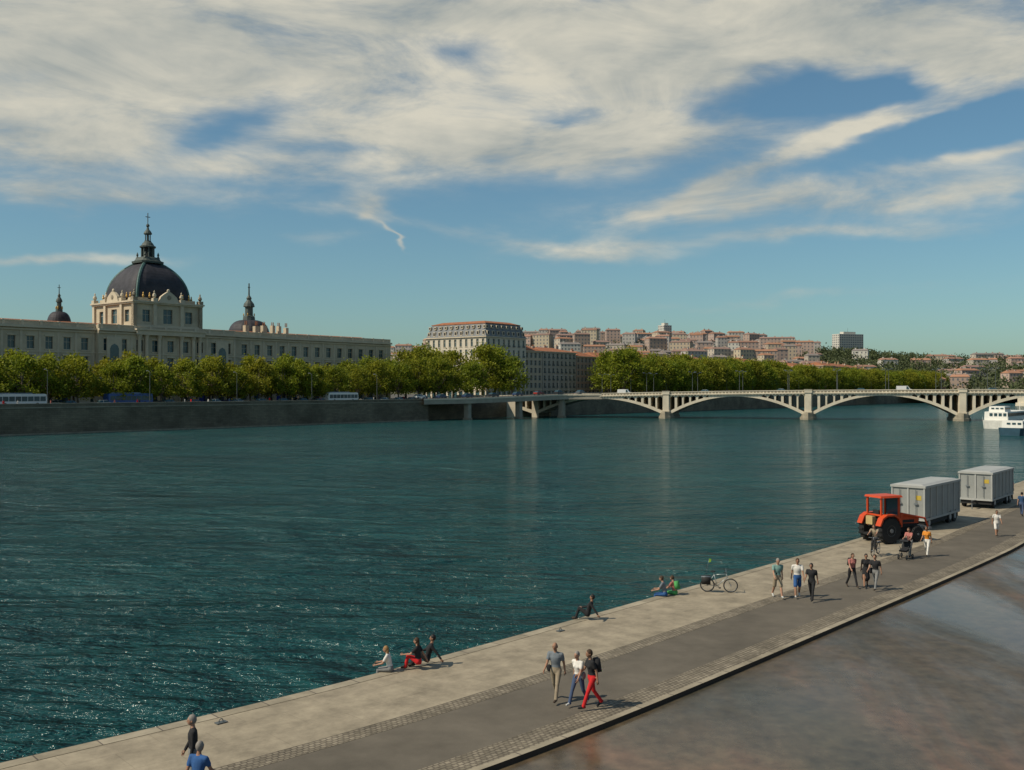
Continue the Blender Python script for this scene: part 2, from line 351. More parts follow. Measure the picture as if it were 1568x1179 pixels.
rp=[(-28.5,322.5,6.9),(-14,331,7.1),(3,344,7.6),(18,354.5,8.2),(32,354.5,8.3)]
def lerpP(P,n=8):
    c=catmull([p[:2] for p in P],n); z=[]
    for i in range(len(P)-1):
        for k in range(n): z.append(P[i][2]+(P[i+1][2]-P[i][2])*k/n)
    z.append(P[-1][2]); return [(a[0],a[1],b) for a,b in zip(c,z)]
RP=lerpP(rp); mb=MB()
for a,b in zip(RP[:-1],RP[1:]):
    bx=(-5.5,6.5,0)
    f=lambda p,o,z:(p[0]+o*.2,p[1]+o*.8,p[2]+z)
    for (o0,z0,o1,z1,mm) in ((0,-.25,0,-1.6,M_conc),(-.25,.2,-.25,-.25,M_brst),(0,.85,0,.77,M_lamp),(0,.55,0,.49,M_lamp),(-.25,-.25,0,-.25,M_brst)):
        mb.quad(f(a,o0,z0),f(b,o0,z0),f(b,o1,z1),f(a,o1,z1),mm)
    g=lambda p,z,k:(p[0]+bx[0]*k,p[1]+bx[1]*k,p[2]+z)
    mb.quad(g(a,.2,0),g(b,.2,0),g(b,.2,1.4),g(a,.2,1.4),M_street)
    mb.quad(g(a,-1.6,0),g(b,-1.6,0),g(b,-1.6,1.4),g(a,-1.6,1.4),M_conc)
    for q in (0,.5): mb.cyl((a[0]+(b[0]-a[0])*q,a[1]+(b[1]-a[1])*q,a[2]+.1),(a[0]+(b[0]-a[0])*q,a[1]+(b[1]-a[1])*q,a[2]+.9),.04,.04,M_lamp,5)
for (x,y,z) in ((-14.2,332,5.5),(3,345.5,6.0),(18.5,356,6.6)):
    mb.X=TR(x,y,0,AB); mb.box(-1.1,1.1,-.5,2.2,-2,.7,M_brdk,.1,.1); mb.box(-.75,.75,-.2,1.8,.7,z+.1,M_conc); mb.X=None
mb.build('riverside_ramp_viaduct')

# ------------------------------------------------------------------ arched bridge
BRT=TR(3.2,363.6,0,math.atan2(-.294,.956))
def top(a): return 10.2-2.1*((a-150)/150)**2
def arch_bridge():
    mb=MB(); W=18; L=47.6; a0=5.4; da=.28
    def inter(a):
        k=math.floor((a-a0)/L); x=a-a0-k*L
        T=top(a)
        e=min(x,L-x)
        if e<1.3: return [(-.5,T-1.2)]
        t=(x-1.3)/(L-2.6)*2-1; crown=top(a0+(k+.5)*L)-1.95
        s=1.5+(crown-1.5)*(1-abs(t)**2.0)
        rt=s+.62+.55*abs(t); zo=T-1.6
        if rt>zo-.45: return [(s,T-1.2)]
        q=(e-1.3)%2.45
        if q>1.75: return [(s,T-1.2)]
        h=abs(q-.87)/.88; zt=zo-(.7*(1-math.sqrt(max(0,1-h*h))))
        if zt<rt+.1: return [(s,T-1.2)]
        return [(s,rt),(zt,T-1.2)]
    a=0; end=a0+L*4.6
    while a<end:
        b=a+da; am=a+da/2; I=inter(am)
        for (z0,z1) in I:
            I0=inter(a+.001);I1=inter(b-.001)
            zl=z0;zr=z0;ul=z1;ur=z1
            if len(I0)==len(I)==len(I1):
                j=I.index((z0,z1)); zl,ul=I0[j];zr,ur=I1[j]
            for bb in (0,W):
                mb.quad((a,bb,zl),(b,bb,zr),(b,bb,ur),(a,bb,ul),M_brst)
            mb.quad((a,0,zl),(a,W,zl),(b,W,zr),(b,0,zr),M_brst)
            if z1<top(am)-1.3: mb.quad((a,0,ul),(b,0,ur),(b,W,ur),(a,W,ul),M_brst)
        nI=inter(am+da)
        if len(nI)!=len(I):
            big=I if len(I)==2 else nI
            mb.quad((b,0,big[0][1]),(b,W,big[0][1]),(b,W,big[1][0]),(b,0,big[1][0]),M_brst)
        a=b
    n=90
    for i in range(n):
        a=end*i/n;b=end*(i+1)/n;ta=top(a);tb=top(b)
        for y0,y1,l,h in((-.5,.25,-1.2,-.92),(W-.25,W+.45,-1.2,-.92),(-.12,.2,-.92,-.2),(W-.2,W+.12,-.92,-.2),(-.25,.3,-.2,0),(W-.3,W+.25,-.2,0),(.25,W-.25,-1.2,-.92)):
            mm=M_street if y1-y0>5 else M_brst
            vs=[(a,y0,ta+l),(b,y0,tb+l),(b,y1,tb+l),(a,y1,ta+l),(a,y0,ta+h),(b,y0,tb+h),(b,y1,tb+h),(a,y1,ta+h)]
            mb.add(vs,[(3,2,1,0),(4,5,6,7),(0,1,5,4),(2,3,7,6)],mm)
    a=1
    while a<end:
        t=top(a); mb.box(a-.12,a+.12,-.4,-.02,t-1.5,t-1.21,M_brst); a+=1.1
    a=0
    while a<end:
        t=top(a+.6); mb.box(a,a+.75,-.135,-.12,t-.80,t-.30,M_brdk); a+=1.15  # dark dashes paint the shaded gaps of balusters that are not modelled
    for k in range(1,5):
        c=a0+k*L
        prof=[(2.7,-2),(2.7,.8),(2.4,1.0),(2.3,1.9),(1.7,2.5)]
        vs=[]
        for (hw,z) in prof:
            ring=[(c-hw,1),(c-hw,W-1),(c-hw*.6,W+1.6),(c,W+2.6),(c+hw*.6,W+1.6),(c+hw,W-1),(c+hw,1),(c+hw*.6,-1.6),(c,-2.6),(c-hw*.6,-1.6)]
            vs+=[(x,y,z) for x,y in ring]
        m_=10; fs=[(j*m_+i,j*m_+(i+1)%m_,(j+1)*m_+(i+1)%m_,(j+1)*m_+i) for j in range(4) for i in range(m_)]+[tuple(range(40,50))]
        mb.add(vs,fs,M_brdk)
        mb.box(c-1.0,c+1.0,-.6,W+.6,2.1,top(c)-.92,M_brst); mb.box(c-1.25,c+1.25,-.8,W+.8,2.4,2.9,M_brst)
        mb.box(c-1.25,c+1.25,-.8,.4,top(c)-.92,top(c)+.12,M_brst); mb.box(c-1.35,c+1.35,-.9,.5,top(c)+.12,top(c)+.27,M_brst)
    mb.box(-25,0,0.4,W,-2,top(0)-1,M_brst); mb.box(-25,.0,-.2,.3,top(0)-1,top(0),M_brst)
    mb.build('arched_stone_bridge',BRT)
arch_bridge()
def lamp_mesh(h,double=True):
    mb=MB(); mb.lathe(0,0,[(.22,0),(.2,.5),(.1,.7),(.08,h*.6),(.05,h)],M_lamp,8)
    for sgn in ((-1,1) if double else (1,)):
        mb.cyl((0,0,h-.1),(sgn*.9,0,h+.25),.045,.035,M_lamp,6); mb.box(min(sgn*.8,sgn*1.5),max(sgn*.8,sgn*1.5),-.16,.16,h+.2,h+.36,M_steel,.05,.03)
    o=mb.build('street_lamp'); me=o.data; bpy.data.objects.remove(o); return me
LM=lamp_mesh(7.5); LM2=lamp_mesh(8.5,False)
for a in range(14,225,16):
    for b in (1.2,16.8):
        v=BRT@Vector((a,b,top(a)-.95)); place('street_lamp',LM,TR(v.x,v.y,v.z,.3))
for s in range(-40,140,26):
    x,y=bk(s,2.2); place('street_lamp',LM2,TR(x,y,WZ,AB+math.pi/2))
for s in range(265,700,30):
    x,y=bk(s,2.2); place('street_lamp',LM2,TR(x,y,WZ,AB+math.pi/2))
mb=MB()
mb.box(556,568,-200,6,7.6,8.8,M_brst); mb.box(555.6,556,-200,6,8.4,9.8,M_brst)
for t in (-45,-90,-135,-180):
    mb.box(557,567,t-2,t+2,-1,7.6,M_brst); mb.box(556,568,t-3.2,t+3.2,-1,2,M_brst,.3,.3); mb.box(556.5,567,t-6,t+6,6.4,7.6,M_brst)
mb.build('beam_bridge',BANK)

# ------------------------------------------------------------------ the grand hospital palace on the left bank
def palace():
    mb=MB(); z0=WZ; z1=27.0; s0=-92.; s1=154.; t0=35.; t1=52.
    bay=4.9
    def rows(a,b):
        ops=[];n=int((b-a)/bay); m0=((b-a)-n*bay)/2
        for i in range(n):
            c=m0+bay*(i+.5)
            ops+= [(c-1.0,c+1.0,21.0,24.2,1),(c-1.0,c+1.0,15.4,19.2,1),(c-1.2,c+1.2,7.0,11.6,0),(c-.8,c+.8,12.3,13.6,0)]
        return ops
    segs=[(s0,41.5,35.),(41.5,85.7,33.4),(85.7,s1,35.)]
    for a,b,t in segs:
        ops=rows(a,b); mb.wall((a,t),(b,t),z0,z1,ops,M_stone,M_glass,.5)
        for o in ops[0::4]:
            c=a+(o[0]+o[1])/2
            mb.box(c-1.3,c+1.3,t-.14,t-.003,24.35,24.65,M_stone2); mb.box(c-1.25,c+1.25,t-.16,t-.003,20.7,20.95,M_stone2)
            mb.box(c-1.4,c+1.4,t-.3,t-.003,19.35,19.75,M_stone2); mb.box(c-1.25,c+1.25,t-.16,t-.003,15.05,15.3,M_stone2)
            mb.box(c+bay/2-.3,c+bay/2+.3,t-.1,t-.003,14.9,25.6,M_stone2)
        for zz,h,pr in ((14.2,.5,.3),(20.1,.35,.2),(25.7,.45,.35),(26.4,.6,.85)):
            mb.box(a-(.2 if t<34 else 0),b+(.2 if t<34 else 0),t-pr,t-.004,zz,zz+h,M_stone2)
        mb.box(a,b,t+.1,t+.45,27.0,28.0,M_stone); mb.box(a,b,t+.0,t+.55,28.0,28.25,M_stone2)
        x=a+1
        while x<b: mb.box(x-.35,x+.35,t-.02,t+.57,27.0,28.35,M_stone2); x+=bay
    for a in (41.5,85.7): mb.quad((a,33.4,z0),(a,35,z0),(a,35,z1+1),(a,33.4,z1+1),M_stone)
    side=[(3+i*4.5-.9,3+i*4.5+.9,za,zb,1) for i in range(3) for za,zb in((21.2,24.2),(15.6,19.2),(8,11.6))]
    mb.wall((s1,t0),(s1,t1),z0,z1,side,M_stone,M_glass); mb.wall((s1,t1),(s0,t1),z0,z1,[],M_stone,M_glass)
    mb.wall((s0,t1),(s0,t0),z0,z1,[],M_stone,M_glass)
    a,b=s0,s1
    mb.add([(a,t0+.6,27),(b,t0+.6,27),(b,t1,27),(a,t1,27),(a+7,t0+8,29.0),(b-7,t0+8,29.0)],[(0,1,5,4),(1,2,5),(2,3,4,5),(3,0,4)],M_tile)
    for s_ in (96,100,103,106.5,109,112):
        w=random.uniform(.5,1.1); mb.box(s_-w,s_+w,t0+6,t0+7.4,28,random.uniform(30.6,31.8),M_stone)
        for q in(-.3,.3): mb.cyl((s_+q,t0+6.7,31.0),(s_+q,t0+6.7,32.3),.18,.14,M_tile,6)
    # ---- dome pavilion
    cs,ct=63.3,45.; a=10.7
    zb=27.0; zt=35.0
    fr=[(2.6,5.0,29.6,33.0,1),(9.2,12.2,29.3,33.4,1),(16.4,18.8,29.6,33.0,1)]
    for P0,P1 in (((cs-a,ct-a),(cs+a,ct-a)),((cs+a,ct-a),(cs+a,ct+a)),((cs+a,ct+a),(cs-a,ct+a)),((cs-a,ct+a),(cs-a,ct-a))):
        mb.wall(P0,P1,zb,zt,fr,M_stone,M_glass,.5)
    for s_ in (-a,-4.4,4.4,a):
        for dx,dy in ((s_,-a-.0),(-a,s_),(a,s_)):
            mb.box(cs+dx-.55,cs+dx+.55,ct+dy-.55,ct+dy+.55,zb,zt-.02,M_stone2)
            mb.box(cs+dx-.7,cs+dx+.7,ct+dy-.7,ct+dy+.7,zt+.5,zt+1.5,M_stone2)
            mb.lathe(cs+dx,ct+dy,[(.25,zt+1.5),(.6,zt+2.1),(.45,zt+2.7),(.15,zt+3),(.25,zt+3.3),(.02,zt+3.8)],M_stone2,8)
    mb.box(cs-a-.7,cs+a+.7,ct-a-.7,ct+a+.7,zt-.3,zt+.1,M_stone2); mb.box(cs-a-1,cs+a+1,ct-a-1,ct+a+1,zt+.1,zt+.5,M_stone2)
    mb.box(cs-a-.5,cs+a+.5,ct-a-.5,ct+a+.5,28.0,28.7,M_stone2)
    mb.box(cs-9.7,cs+9.7,ct-9.7,ct+9.7,zt+.5,zt+1.6,M_stone)
    for rot in (0,-math.pi/2,math.pi/2):
        mb.X=Matrix.Translation((cs,ct,0))@Matrix.Rotation(rot,4,'Z')
        mb.prism([(-3.2,zt+.5),(3.2,zt+.5),(2.6,zt+2.0),(1.6,zt+2.8),(.5,zt+3.5),(-.5,zt+3.5),(-1.6,zt+2.8),(-2.6,zt+2.0)],-a-.6,-a+.3,M_stone2)
        mb.ell((0,-a-.65,zt+1.9),(.7,.12,.7),M_brdk); mb.ell((0,-a-.2,zt+3.8),(.5,.4,.6),M_stone2)
        for x in(-7.4,-5.4,5.4,7.4): mb.lathe(x,-9.9,[(.22,zt+1.6),(.34,zt+2.1),(.15,zt+2.6),(.22,zt+2.8),(.02,zt+3.2)],M_gold,8)
        mb.X=None
    prof=[]
    zb2=zt+1.3; H=12.2; A=9.4
    for i in range(15):
        t=i/14; z=t*H; r=A*(1-t**2.15)**.66*.985; r=max(r,2.6); prof.append((r,zb2+z))
    mb.lathe(cs,ct,[(A+.35,zb2-.1),(A+.35,zb2+.4),(A,zb2+.45)]+prof[1:],M_slate,48,7)
    for sx in(-1,1):
        for sy in(-1,1):
            pts=[(cs+sx*r*.905,ct+sy*r*.905,z) for r,z in prof]
            for p,q in zip(pts[:-1],pts[1:]): mb.cyl(p,q,.45,.45,M_copper,6)
    zl=zb2+H-.3
    mb.lathe(cs,ct,[(3.7,zl-.6),(3.8,zl),(3.2,zl+.2),(2.7,zl+1.0),(2.3,zl+1.3)],M_leadd,24,5)
    for i in range(8):
        t=math.pi/4*i+math.pi/8; mb.cyl((cs+1.7*math.cos(t),ct+1.7*math.sin(t),zl+1.2),(cs+1.7*math.cos(t),ct+1.7*math.sin(t),zl+4.2),.26,.24,M_leadd,6)
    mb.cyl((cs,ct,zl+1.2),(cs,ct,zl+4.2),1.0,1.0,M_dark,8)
    for i in range(4):
        t=math.pi/2*i+math.pi/4; x=cs+3.0*math.cos(t);y=ct+3.0*math.sin(t); mb.lathe(x,y,[(.4,zl),(.5,zl+1),(.2,zl+1.6),(.35,zl+2.0),(.05,zl+2.8)],M_leadd,8)
    mb.lathe(cs,ct,[(2.3,zl+4.2),(2.35,zl+4.6),(1.9,zl+4.8),(1.5,zl+5.5),(1.0,zl+6.0),(.95,zl+6.3)],M_leadd,16)
    for i in range(6):
        t=math.pi/3*i; mb.cyl((cs+.75*math.cos(t),ct+.75*math.sin(t),zl+6.2),(cs+.75*math.cos(t),ct+.75*math.sin(t),zl+8.2),.16,.15,M_leadd,5)
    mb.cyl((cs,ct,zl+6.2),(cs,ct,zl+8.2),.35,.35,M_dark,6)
    mb.lathe(cs,ct,[(1.15,zl+8.2),(1.2,zl+8.5),(.9,zl+9.1),(.45,zl+9.6),(.25,zl+10.3),(.5,zl+10.7),(.45,zl+11.1),(.12,zl+11.4),(.1,zl+12)],M_leadd,12)
    mb.box(cs-.09,cs+.09,ct-.09,ct+.09,zl+12,zl+14.6,M_lamp); mb.box(cs-.75,cs+.75,ct-.08,ct+.08,zl+13.3,zl+13.5,M_lamp)
    for s_ in (-9.8,-7.6,-3.6,3.6,7.6,9.8):
        mb.lathe(cs+s_,33.0,[(.7,z0),(.7,14.6),(.75,14.7),(.55,15),(.5,24.6),(.75,25.4),(.75,25.7)],M_stone2,10)
    mb.box(cs-11,cs+11,32.1,33.39,25.7,27.0,M_stone2); mb.box(cs-11.3,cs+11.3,31.8,33.38,27.0,27.4,M_stone2)
    for s_ in (46.,81.):
        mb.box(s_-2.2,s_+2.2,33.05,33.39,15,24.8,M_stone2); pr=[(s_-1.3,15.6),(s_+1.3,15.6),(s_+1.3,21.5),(s_+.95,22.4),(s_,22.9),(s_-.95,22.4),(s_-1.3,21.5)]
        mb.prism(pr,33.0,33.04,M_glass)
    def small(s_,t_,r,zb,hd,zt):
        mb.lathe(s_,t_,[(r*1.1,20),(r*1.1,zb),(r*1.2,zb+.2),(r,zb+.4)]+[(r*math.cos(i/8*1.35)**.8,zb+.4+hd*math.sin(i/8*math.pi/2)) for i in range(1,9)],M_slate,24)
        zz=zb+hd+.3; k=(zt-zz)
        mb.lathe(s_,t_,[(r*.3,zz),(r*.28,zz+k*.1),(.19*r,zz+k*.13),(.19*r,zz+k*.35),(.28*r,zz+k*.37),(.24*r,zz+k*.45),(.1*r,zz+k*.55),(.13*r,zz+k*.6),(.04*r,zz+k*.68),(.03*r,zz+k)],M_leadd,10)
        for i in range(4): mb.ell((s_+r*.26*math.cos(i*1.57+.7),t_+r*.26*math.sin(i*1.57+.7),zz+k*.15),(.25,.25,.6),M_gold,6,5)
        mb.box(s_-.5,s_+.5,t_-.05,t_+.05,zz+k*.88,zz+k*.9,M_leadd)
    small(124,78,7.4,29.5,5.6,49)
    small(47,66,3.4,28.8,4.2,41.5)
    mb.build('domed_hospital_palace',BANK)
palace()
for s_,w in ((8,11),(22,7),(52,8),(70,10),(98,6),(120,8)):
    mb=MB(); mb.box(0,w,0,2.2,0,3.1,M_blue); mb.box(-.2,w+.2,-.5,2.4,3.1,3.3,M_white)
    x=.5
    while x<w-.6: mb.box(x,x+.9,-.03,-.003,.9,2.3,M_glass if random.random()<.5 else M_white); x+=1.3
    xx,yy=bk(s_,26.5); mb.build('market_kiosk',TR(xx,yy,WZ,AB))

# ------------------------------------------------------------------ generic city buildings
def cmat(n,c): return mat(n,c,.9,.1,.3)
WALLS=[cmat('render_cream',(.47,.39,.28)),cmat('render_ochre',(.44,.32,.19)),cmat('render_pink',(.44,.30,.23)),cmat('render_grey',(.38,.34,.28)),cmat('render_white',(.55,.49,.39)),cmat('render_yellow',(.48,.38,.22))]
def city_building(name,T,w,d,h,floors,bay,wm,roof='hip',rh=3,rm=None,dorm=False,shut=True):
    mb=MB(); rm=rm or M_tile; fh=(h-4)/(floors-1)
    for k,(P0,P1) in enumerate((((0,0),(w,0)),((w,0),(w,d)),((w,d),(0,d)),((0,d),(0,0)))):
        L=w if k%2==0 else d; ops=[]; n=max(1,int(L/bay)); b=L/n
        if k!=2:
            for i in range(n):
                c=b*(i+.5); ops.append((c-b*.34,c+b*.34,.4,3.2))
                for f in range(floors-1): z=4+f*fh; ops.append((c-.62,c+.62,z+.55,z+fh*.84,1))
        mb.wall(P0,P1,0,h,ops,wm,M_glass,.3)
        if k in(0,3):
            for o in ops:
                if len(o)<5: continue
                a,bb=o[0],o[1]
                for (x0,x1) in ((a-.5,a-.05),(bb+.05,bb+.5)) if shut else ():
                    if k==0: mb.box(x0,x1,-.06,-.004,o[2],o[3],M_shut)
                    else: mb.box(-.06,-.004,d-x1,d-x0,o[2],o[3],M_shut)
                if k==0:
                    mb.box(a-.2,bb+.2,-.18,-.004,o[2]-.2,o[2]-.04,M_stone2)
                    if not shut: mb.box(a-.1,bb+.1,-.3,-.19,o[2],o[2]+.7,M_lamp)
                else: mb.box(-.18,-.004,d-bb-.2,d-a+.2,o[2]-.2,o[2]-.04,M_stone2)
    mb.box(-.25,w+.25,-.25,d+.25,3.55,3.8,M_stone2)
    mb.box(-.5,w+.5,-.5,d+.5,h,h+.4,M_stone2)
    z=h+.4
    if roof=='mansard':
        t=1.8; mb.box(0,w,0,d,z,z+rh,M_zinc,t,t)
        if dorm:
            for k in range(2):
                L=w if k==0 else d; n=max(2,int(L/bay)); b=L/n
                for i in range(n):
                    c=b*(i+.5)
                    for lev in ((.5,2.3),(3.3,4.6)):
                        off=t*lev[0]/rh*.6
                        if k==0: mb.box(c-.6,c+.6,off,off+1.8,z+lev[0],z+lev[1],M_stone2); mb.box(c-.4,c+.4,off-.03,off-.004,z+lev[0]+.3,z+lev[1]-.3,M_dark)
                        else:
                            mb.box(off,off+1.8,c-.6,c+.6,z+lev[0],z+lev[1],M_stone2); mb.box(off-.03,off-.004,c-.4,c+.4,z+lev[0]+.3,z+lev[1]-.3,M_dark)
        mb.box(t-.2,w-t+.2,t-.2,d-t+.2,z+rh,z+rh+.3,M_tile); mb.box(t+.2,w-t-.2,t+.2,d-t-.2,z+rh+.3,z+rh+1.3,M_tile,3,3)
    else:
        i=min(w,d)/2
        if w>=d: mb.add([(-.6,-.6,z),(w+.6,-.6,z),(w+.6,d+.6,z),(-.6,d+.6,z),(i*.7,d/2,z+rh),(w-i*.7,d/2,z+rh)],[(0,1,5,4),(1,2,5),(2,3,4,5),(3,0,4)],rm)
        else: mb.add([(-.6,-.6,z),(w+.6,-.6,z),(w+.6,d+.6,z),(-.6,d+.6,z),(w/2,i*.7,z+rh),(w/2,d-i*.7,z+rh)],[(0,1,4),(1,2,5,4),(2,3,5),(3,0,4,5)],rm)
        for q in range(max(2,int(w/7))):
            x=random.uniform(1.5,w-1.5); y=random.uniform(d*.3,d*.7); hh=z+rh+random.uniform(.3,1.2)
            mb.box(x-.9,x+.9,y-.35,y+.35,z,hh,wm)
            for r_ in (-.5,0,.5): mb.cyl((x+r_,y,hh),(x+r_,y,hh+.6),.14,.11,M_tile,6)
    return mb.build(name,T)
def at(s,t): x,y=bk(s,t); return TR(x,y,WZ,AB)
city_building('mansard_apartment_building',at(204,32),26,33,25.0,6,2.9,WALLS[4],'mansard',5.2,dorm=True,shut=False)
city_building('apartment_building',at(230.5,33),12,18,20.0,6,3,WALLS[0],'hip',2.2)
city_building('apartment_building',at(243,33),25,18,20.0,6,2.9,WALLS[3],'hip',2.2,shut=False)
city_building('apartment_building',at(268.5,33),15,16,18.5,6,3,WALLS[2],'hip',2.5)
s=284
while s<640:
    w=random.uniform(14,26); city_building('apartment_building',at(s,33+random.uniform(0,3)),w-.4,15,random.uniform(15,20),6,3.2,random.choice(WALLS),'hip',2.5); s+=w
for s_,t_,w,h in ((162,70,22,15),(185,85,16,16),(235,60,20,22),(262,62,20,22),(170,105,20,17)):
    city_building('apartment_building',at(s_,t_),w,16,h,5,3.2,random.choice(WALLS),'hip',3)

# ------------------------------------------------------------------ hill with the distant town
def ridge_v(u):
    P=[(-400,575),(300,575),(560,558),(640,540),(720,534),(820,531),(900,531),(1000,532),(1100,533),(1200,538),(1260,543),(1330,546),(1390,554),(1450,562),(1568,563),(2100,575),(3500,590)]
    for a,b in zip(P[:-1],P[1:]):
        if a[0]<=u<=b[0]: return a[1]+(b[1]-a[1])*(u-a[0])/(b[0]-a[0])
    return 590
def hz(x,y):
    u=784+1524*x/max(y,1); Rz=10.5+(595-ridge_v(u))*1250/1524
    t=min(max((y-720)/530,0),1); t=t*t*(3-2*t)
    return 5.5+(Rz-5.5)*t+(3*math.sin(x*.013)+2*math.sin(y*.017+x*.02))*t
M_hill=mat('hill_scrub',(.11,.115,.07),.95,.35,.03)  # scrub colour greyed, distance haze included in it
nx,ny=90,34; xs=np.linspace(-700,3200,nx); ys=np.linspace(700,2600,ny)
vs=[(x,y,hz(x,y)) for y in ys for x in xs]; fs=[(j*nx+i,j*nx+i+1,(j+1)*nx+i+1,(j+1)*nx+i) for j in range(ny-1) for i in range(nx-1)]
me=bpy.data.meshes.new('hill'); me.from_pydata(vs,[],fs); me.materials.append(M_hill); me.polygons.foreach_set('use_smooth',[True]*len(fs)); place('hillside_terrain',me)
HW=[mat('town_'+str(i),c,.9,.08,.02) for i,c in enumerate([(.44,.38,.31),(.43,.35,.26),(.42,.31,.26),(.39,.36,.33),(.53,.50,.44),(.45,.38,.28),(.36,.27,.22)])]  # wall colours paled to paint in aerial haze
M_farwin=mat('town_windows',(.14,.145,.16),.5); RF=[mat('town_roofs_%d'%i,c,.9,.25,.01) for i,c in enumerate([(.28,.155,.11),(.25,.16,.13),(.21,.18,.165),(.33,.17,.105)])]  # windows and roofs also lightened and greyed for painted haze
mb=MB()
def town_house(x,y,w,d,h,rot,wm,rf):
    z=hz(x,y)-4; mb.X=TR(x,y,z,rot); H=h+4
    mb.box(-w/2,w/2,-d/2,d/2,0,H,wm)
    mb.add([(-w/2-.4,-d/2-.4,H),(w/2+.4,-d/2-.4,H),(w/2+.4,d/2+.4,H),(-w/2-.4,d/2+.4,H),(-w/2+1,0,H+1.9),(w/2-1,0,H+1.9)],[(0,1,5,4),(1,2,5),(2,3,4,5),(3,0,4)],rf)
    for q in (-.3,.25): mb.box(w*q-.7,w*q+.7,-.4,.4,H+.5,H+3,wm)
    n=max(2,int(w/3.4)); k=max(2,int(h/3.3)) ; b=w/n
    for i in range(n):
        c=-w/2+b*(i+.5)
        for j in range(k): zz=4+ (j+.3)*h/k; mb.quad((c-.62,-d/2-.05,zz),(c+.62,-d/2-.05,zz),(c+.62,-d/2-.05,zz+1.8),(c-.62,-d/2-.05,zz+1.8),M_farwin)
    n=max(1,int(d/4)); b=d/n
    for i in range(n):
        c=-d/2+b*(i+.5)
        for j in range(k): zz=4+(j+.3)*h/k; mb.quad((-w/2-.05,c-.6,zz),(-w/2-.05,c+.6,zz),(-w/2-.05,c+.6,zz+1.8),(-w/2-.05,c-.6,zz+1.8),M_farwin)
    mb.X=None
rng=random.Random(11)
for row,Y in enumerate(range(790,1300,40)):
    u=560.
    while u<1720:
        y=Y+rng.uniform(-14,14); w=rng.uniform(9,24); x=(u-784)*y/1524
        green=(1250<u<1430 and Y>800)
        p=.86 if u<1250 else .5
        if green: p=.10 if Y<1100 else 0
        if rng.random()<p: town_house(x,y,w,rng.uniform(9,13),rng.uniform(8,19) if u<1250 else rng.uniform(7,13),rng.uniform(-.45,.5),rng.choice(HW),rng.choice(RF))
        u+=(w+rng.uniform(0,7))*1524/y
mb.build('distant_town_buildings')
def tower(name,u,Y,w,d,zt,rot,wm,cols,rows):
    mb=MB(); x=(u-784)*Y/1524; z0=hz(x,Y)-3; H=zt-z0
    mb.box(-w/2,w/2,-d/2,d/2,0,H,wm); mb.box(-w/4,w/4,-d/4,d/4,H,H+3,wm); mb.cyl((0,0,H+3),(0,0,H+8),.2,.1,M_lamp,5)
    for i in range(cols):
        c=-w/2+w/cols*(i+.5)
        for j in range(rows):
            zz=H-(j+.85)*2.9; mb.box(c-w/cols*.3,c+w/cols*.3,-d/2-.3,-d/2+.02,zz-.25,zz,wm); mb.quad((c-w/cols*.3,-d/2-.06,zz),(c+w/cols*.3,-d/2-.06,zz),(c+w/cols*.3,-d/2-.06,zz+1.5),(c-w/cols*.3,-d/2-.06,zz+1.5),M_farwin)
            if i<4:
                c2=-d/2+d/4*(i+.5); mb.quad((-w/2-.06,c2-.9,zz),(-w/2-.06,c2+.9,zz),(-w/2-.06,c2+.9,zz+1.5),(-w/2-.06,c2-.9,zz+1.5),M_farwin)
    mb.build(name,TR(x,Y,z0,rot))
tower('slender_tower_block',1018,1240,12,12,89,.5,HW[4],4,10)
tower('tower_block',1298,1260,37,14,79,.35,HW[4],11,11)
tower('apartment_slab',865,1250,18,12,78,.1,HW[4],6,4)
tower('apartment_slab',1052,1290,22,12,76,-.1,HW[4],7,4)

# ------------------------------------------------------------------ trees
LEAF=leafmat('plane_tree_leaves',(.125,.155,.012),(.30,.30,.025),.3,.45)
LEAFD=leafmat('dark_tree_leaves',(.050,.066,.028),(.095,.110,.045),.12,.2)  # hill foliage lightened, with distance haze mixed into the colour
def leaf_cloud(centres,n,spread,size,rs):
    C=np.repeat(np.array(centres),n,0); C=C+rs.normal(0,1,C.shape)*np.array(spread)
    k=len(C); d=rs.normal(0,1,(k,3)); d/=np.linalg.norm(d,axis=1)[:,None]
    e=np.cross(d,rs.normal(0,1,(k,3))); e/=np.linalg.norm(e,axis=1)[:,None]
    sz=(size*rs.uniform(.6,1.4,k))[:,None]
    a=C-d*sz-e*sz*.1; b=C+e*sz*.62; c=C+d*sz; f=C-e*sz*.62
    V=np.stack([a,b,c,f],1).reshape(-1,3); Fq=[(4*i,4*i+1,4*i+2,4*i+3) for i in range(k)]
    return V.tolist(),Fq
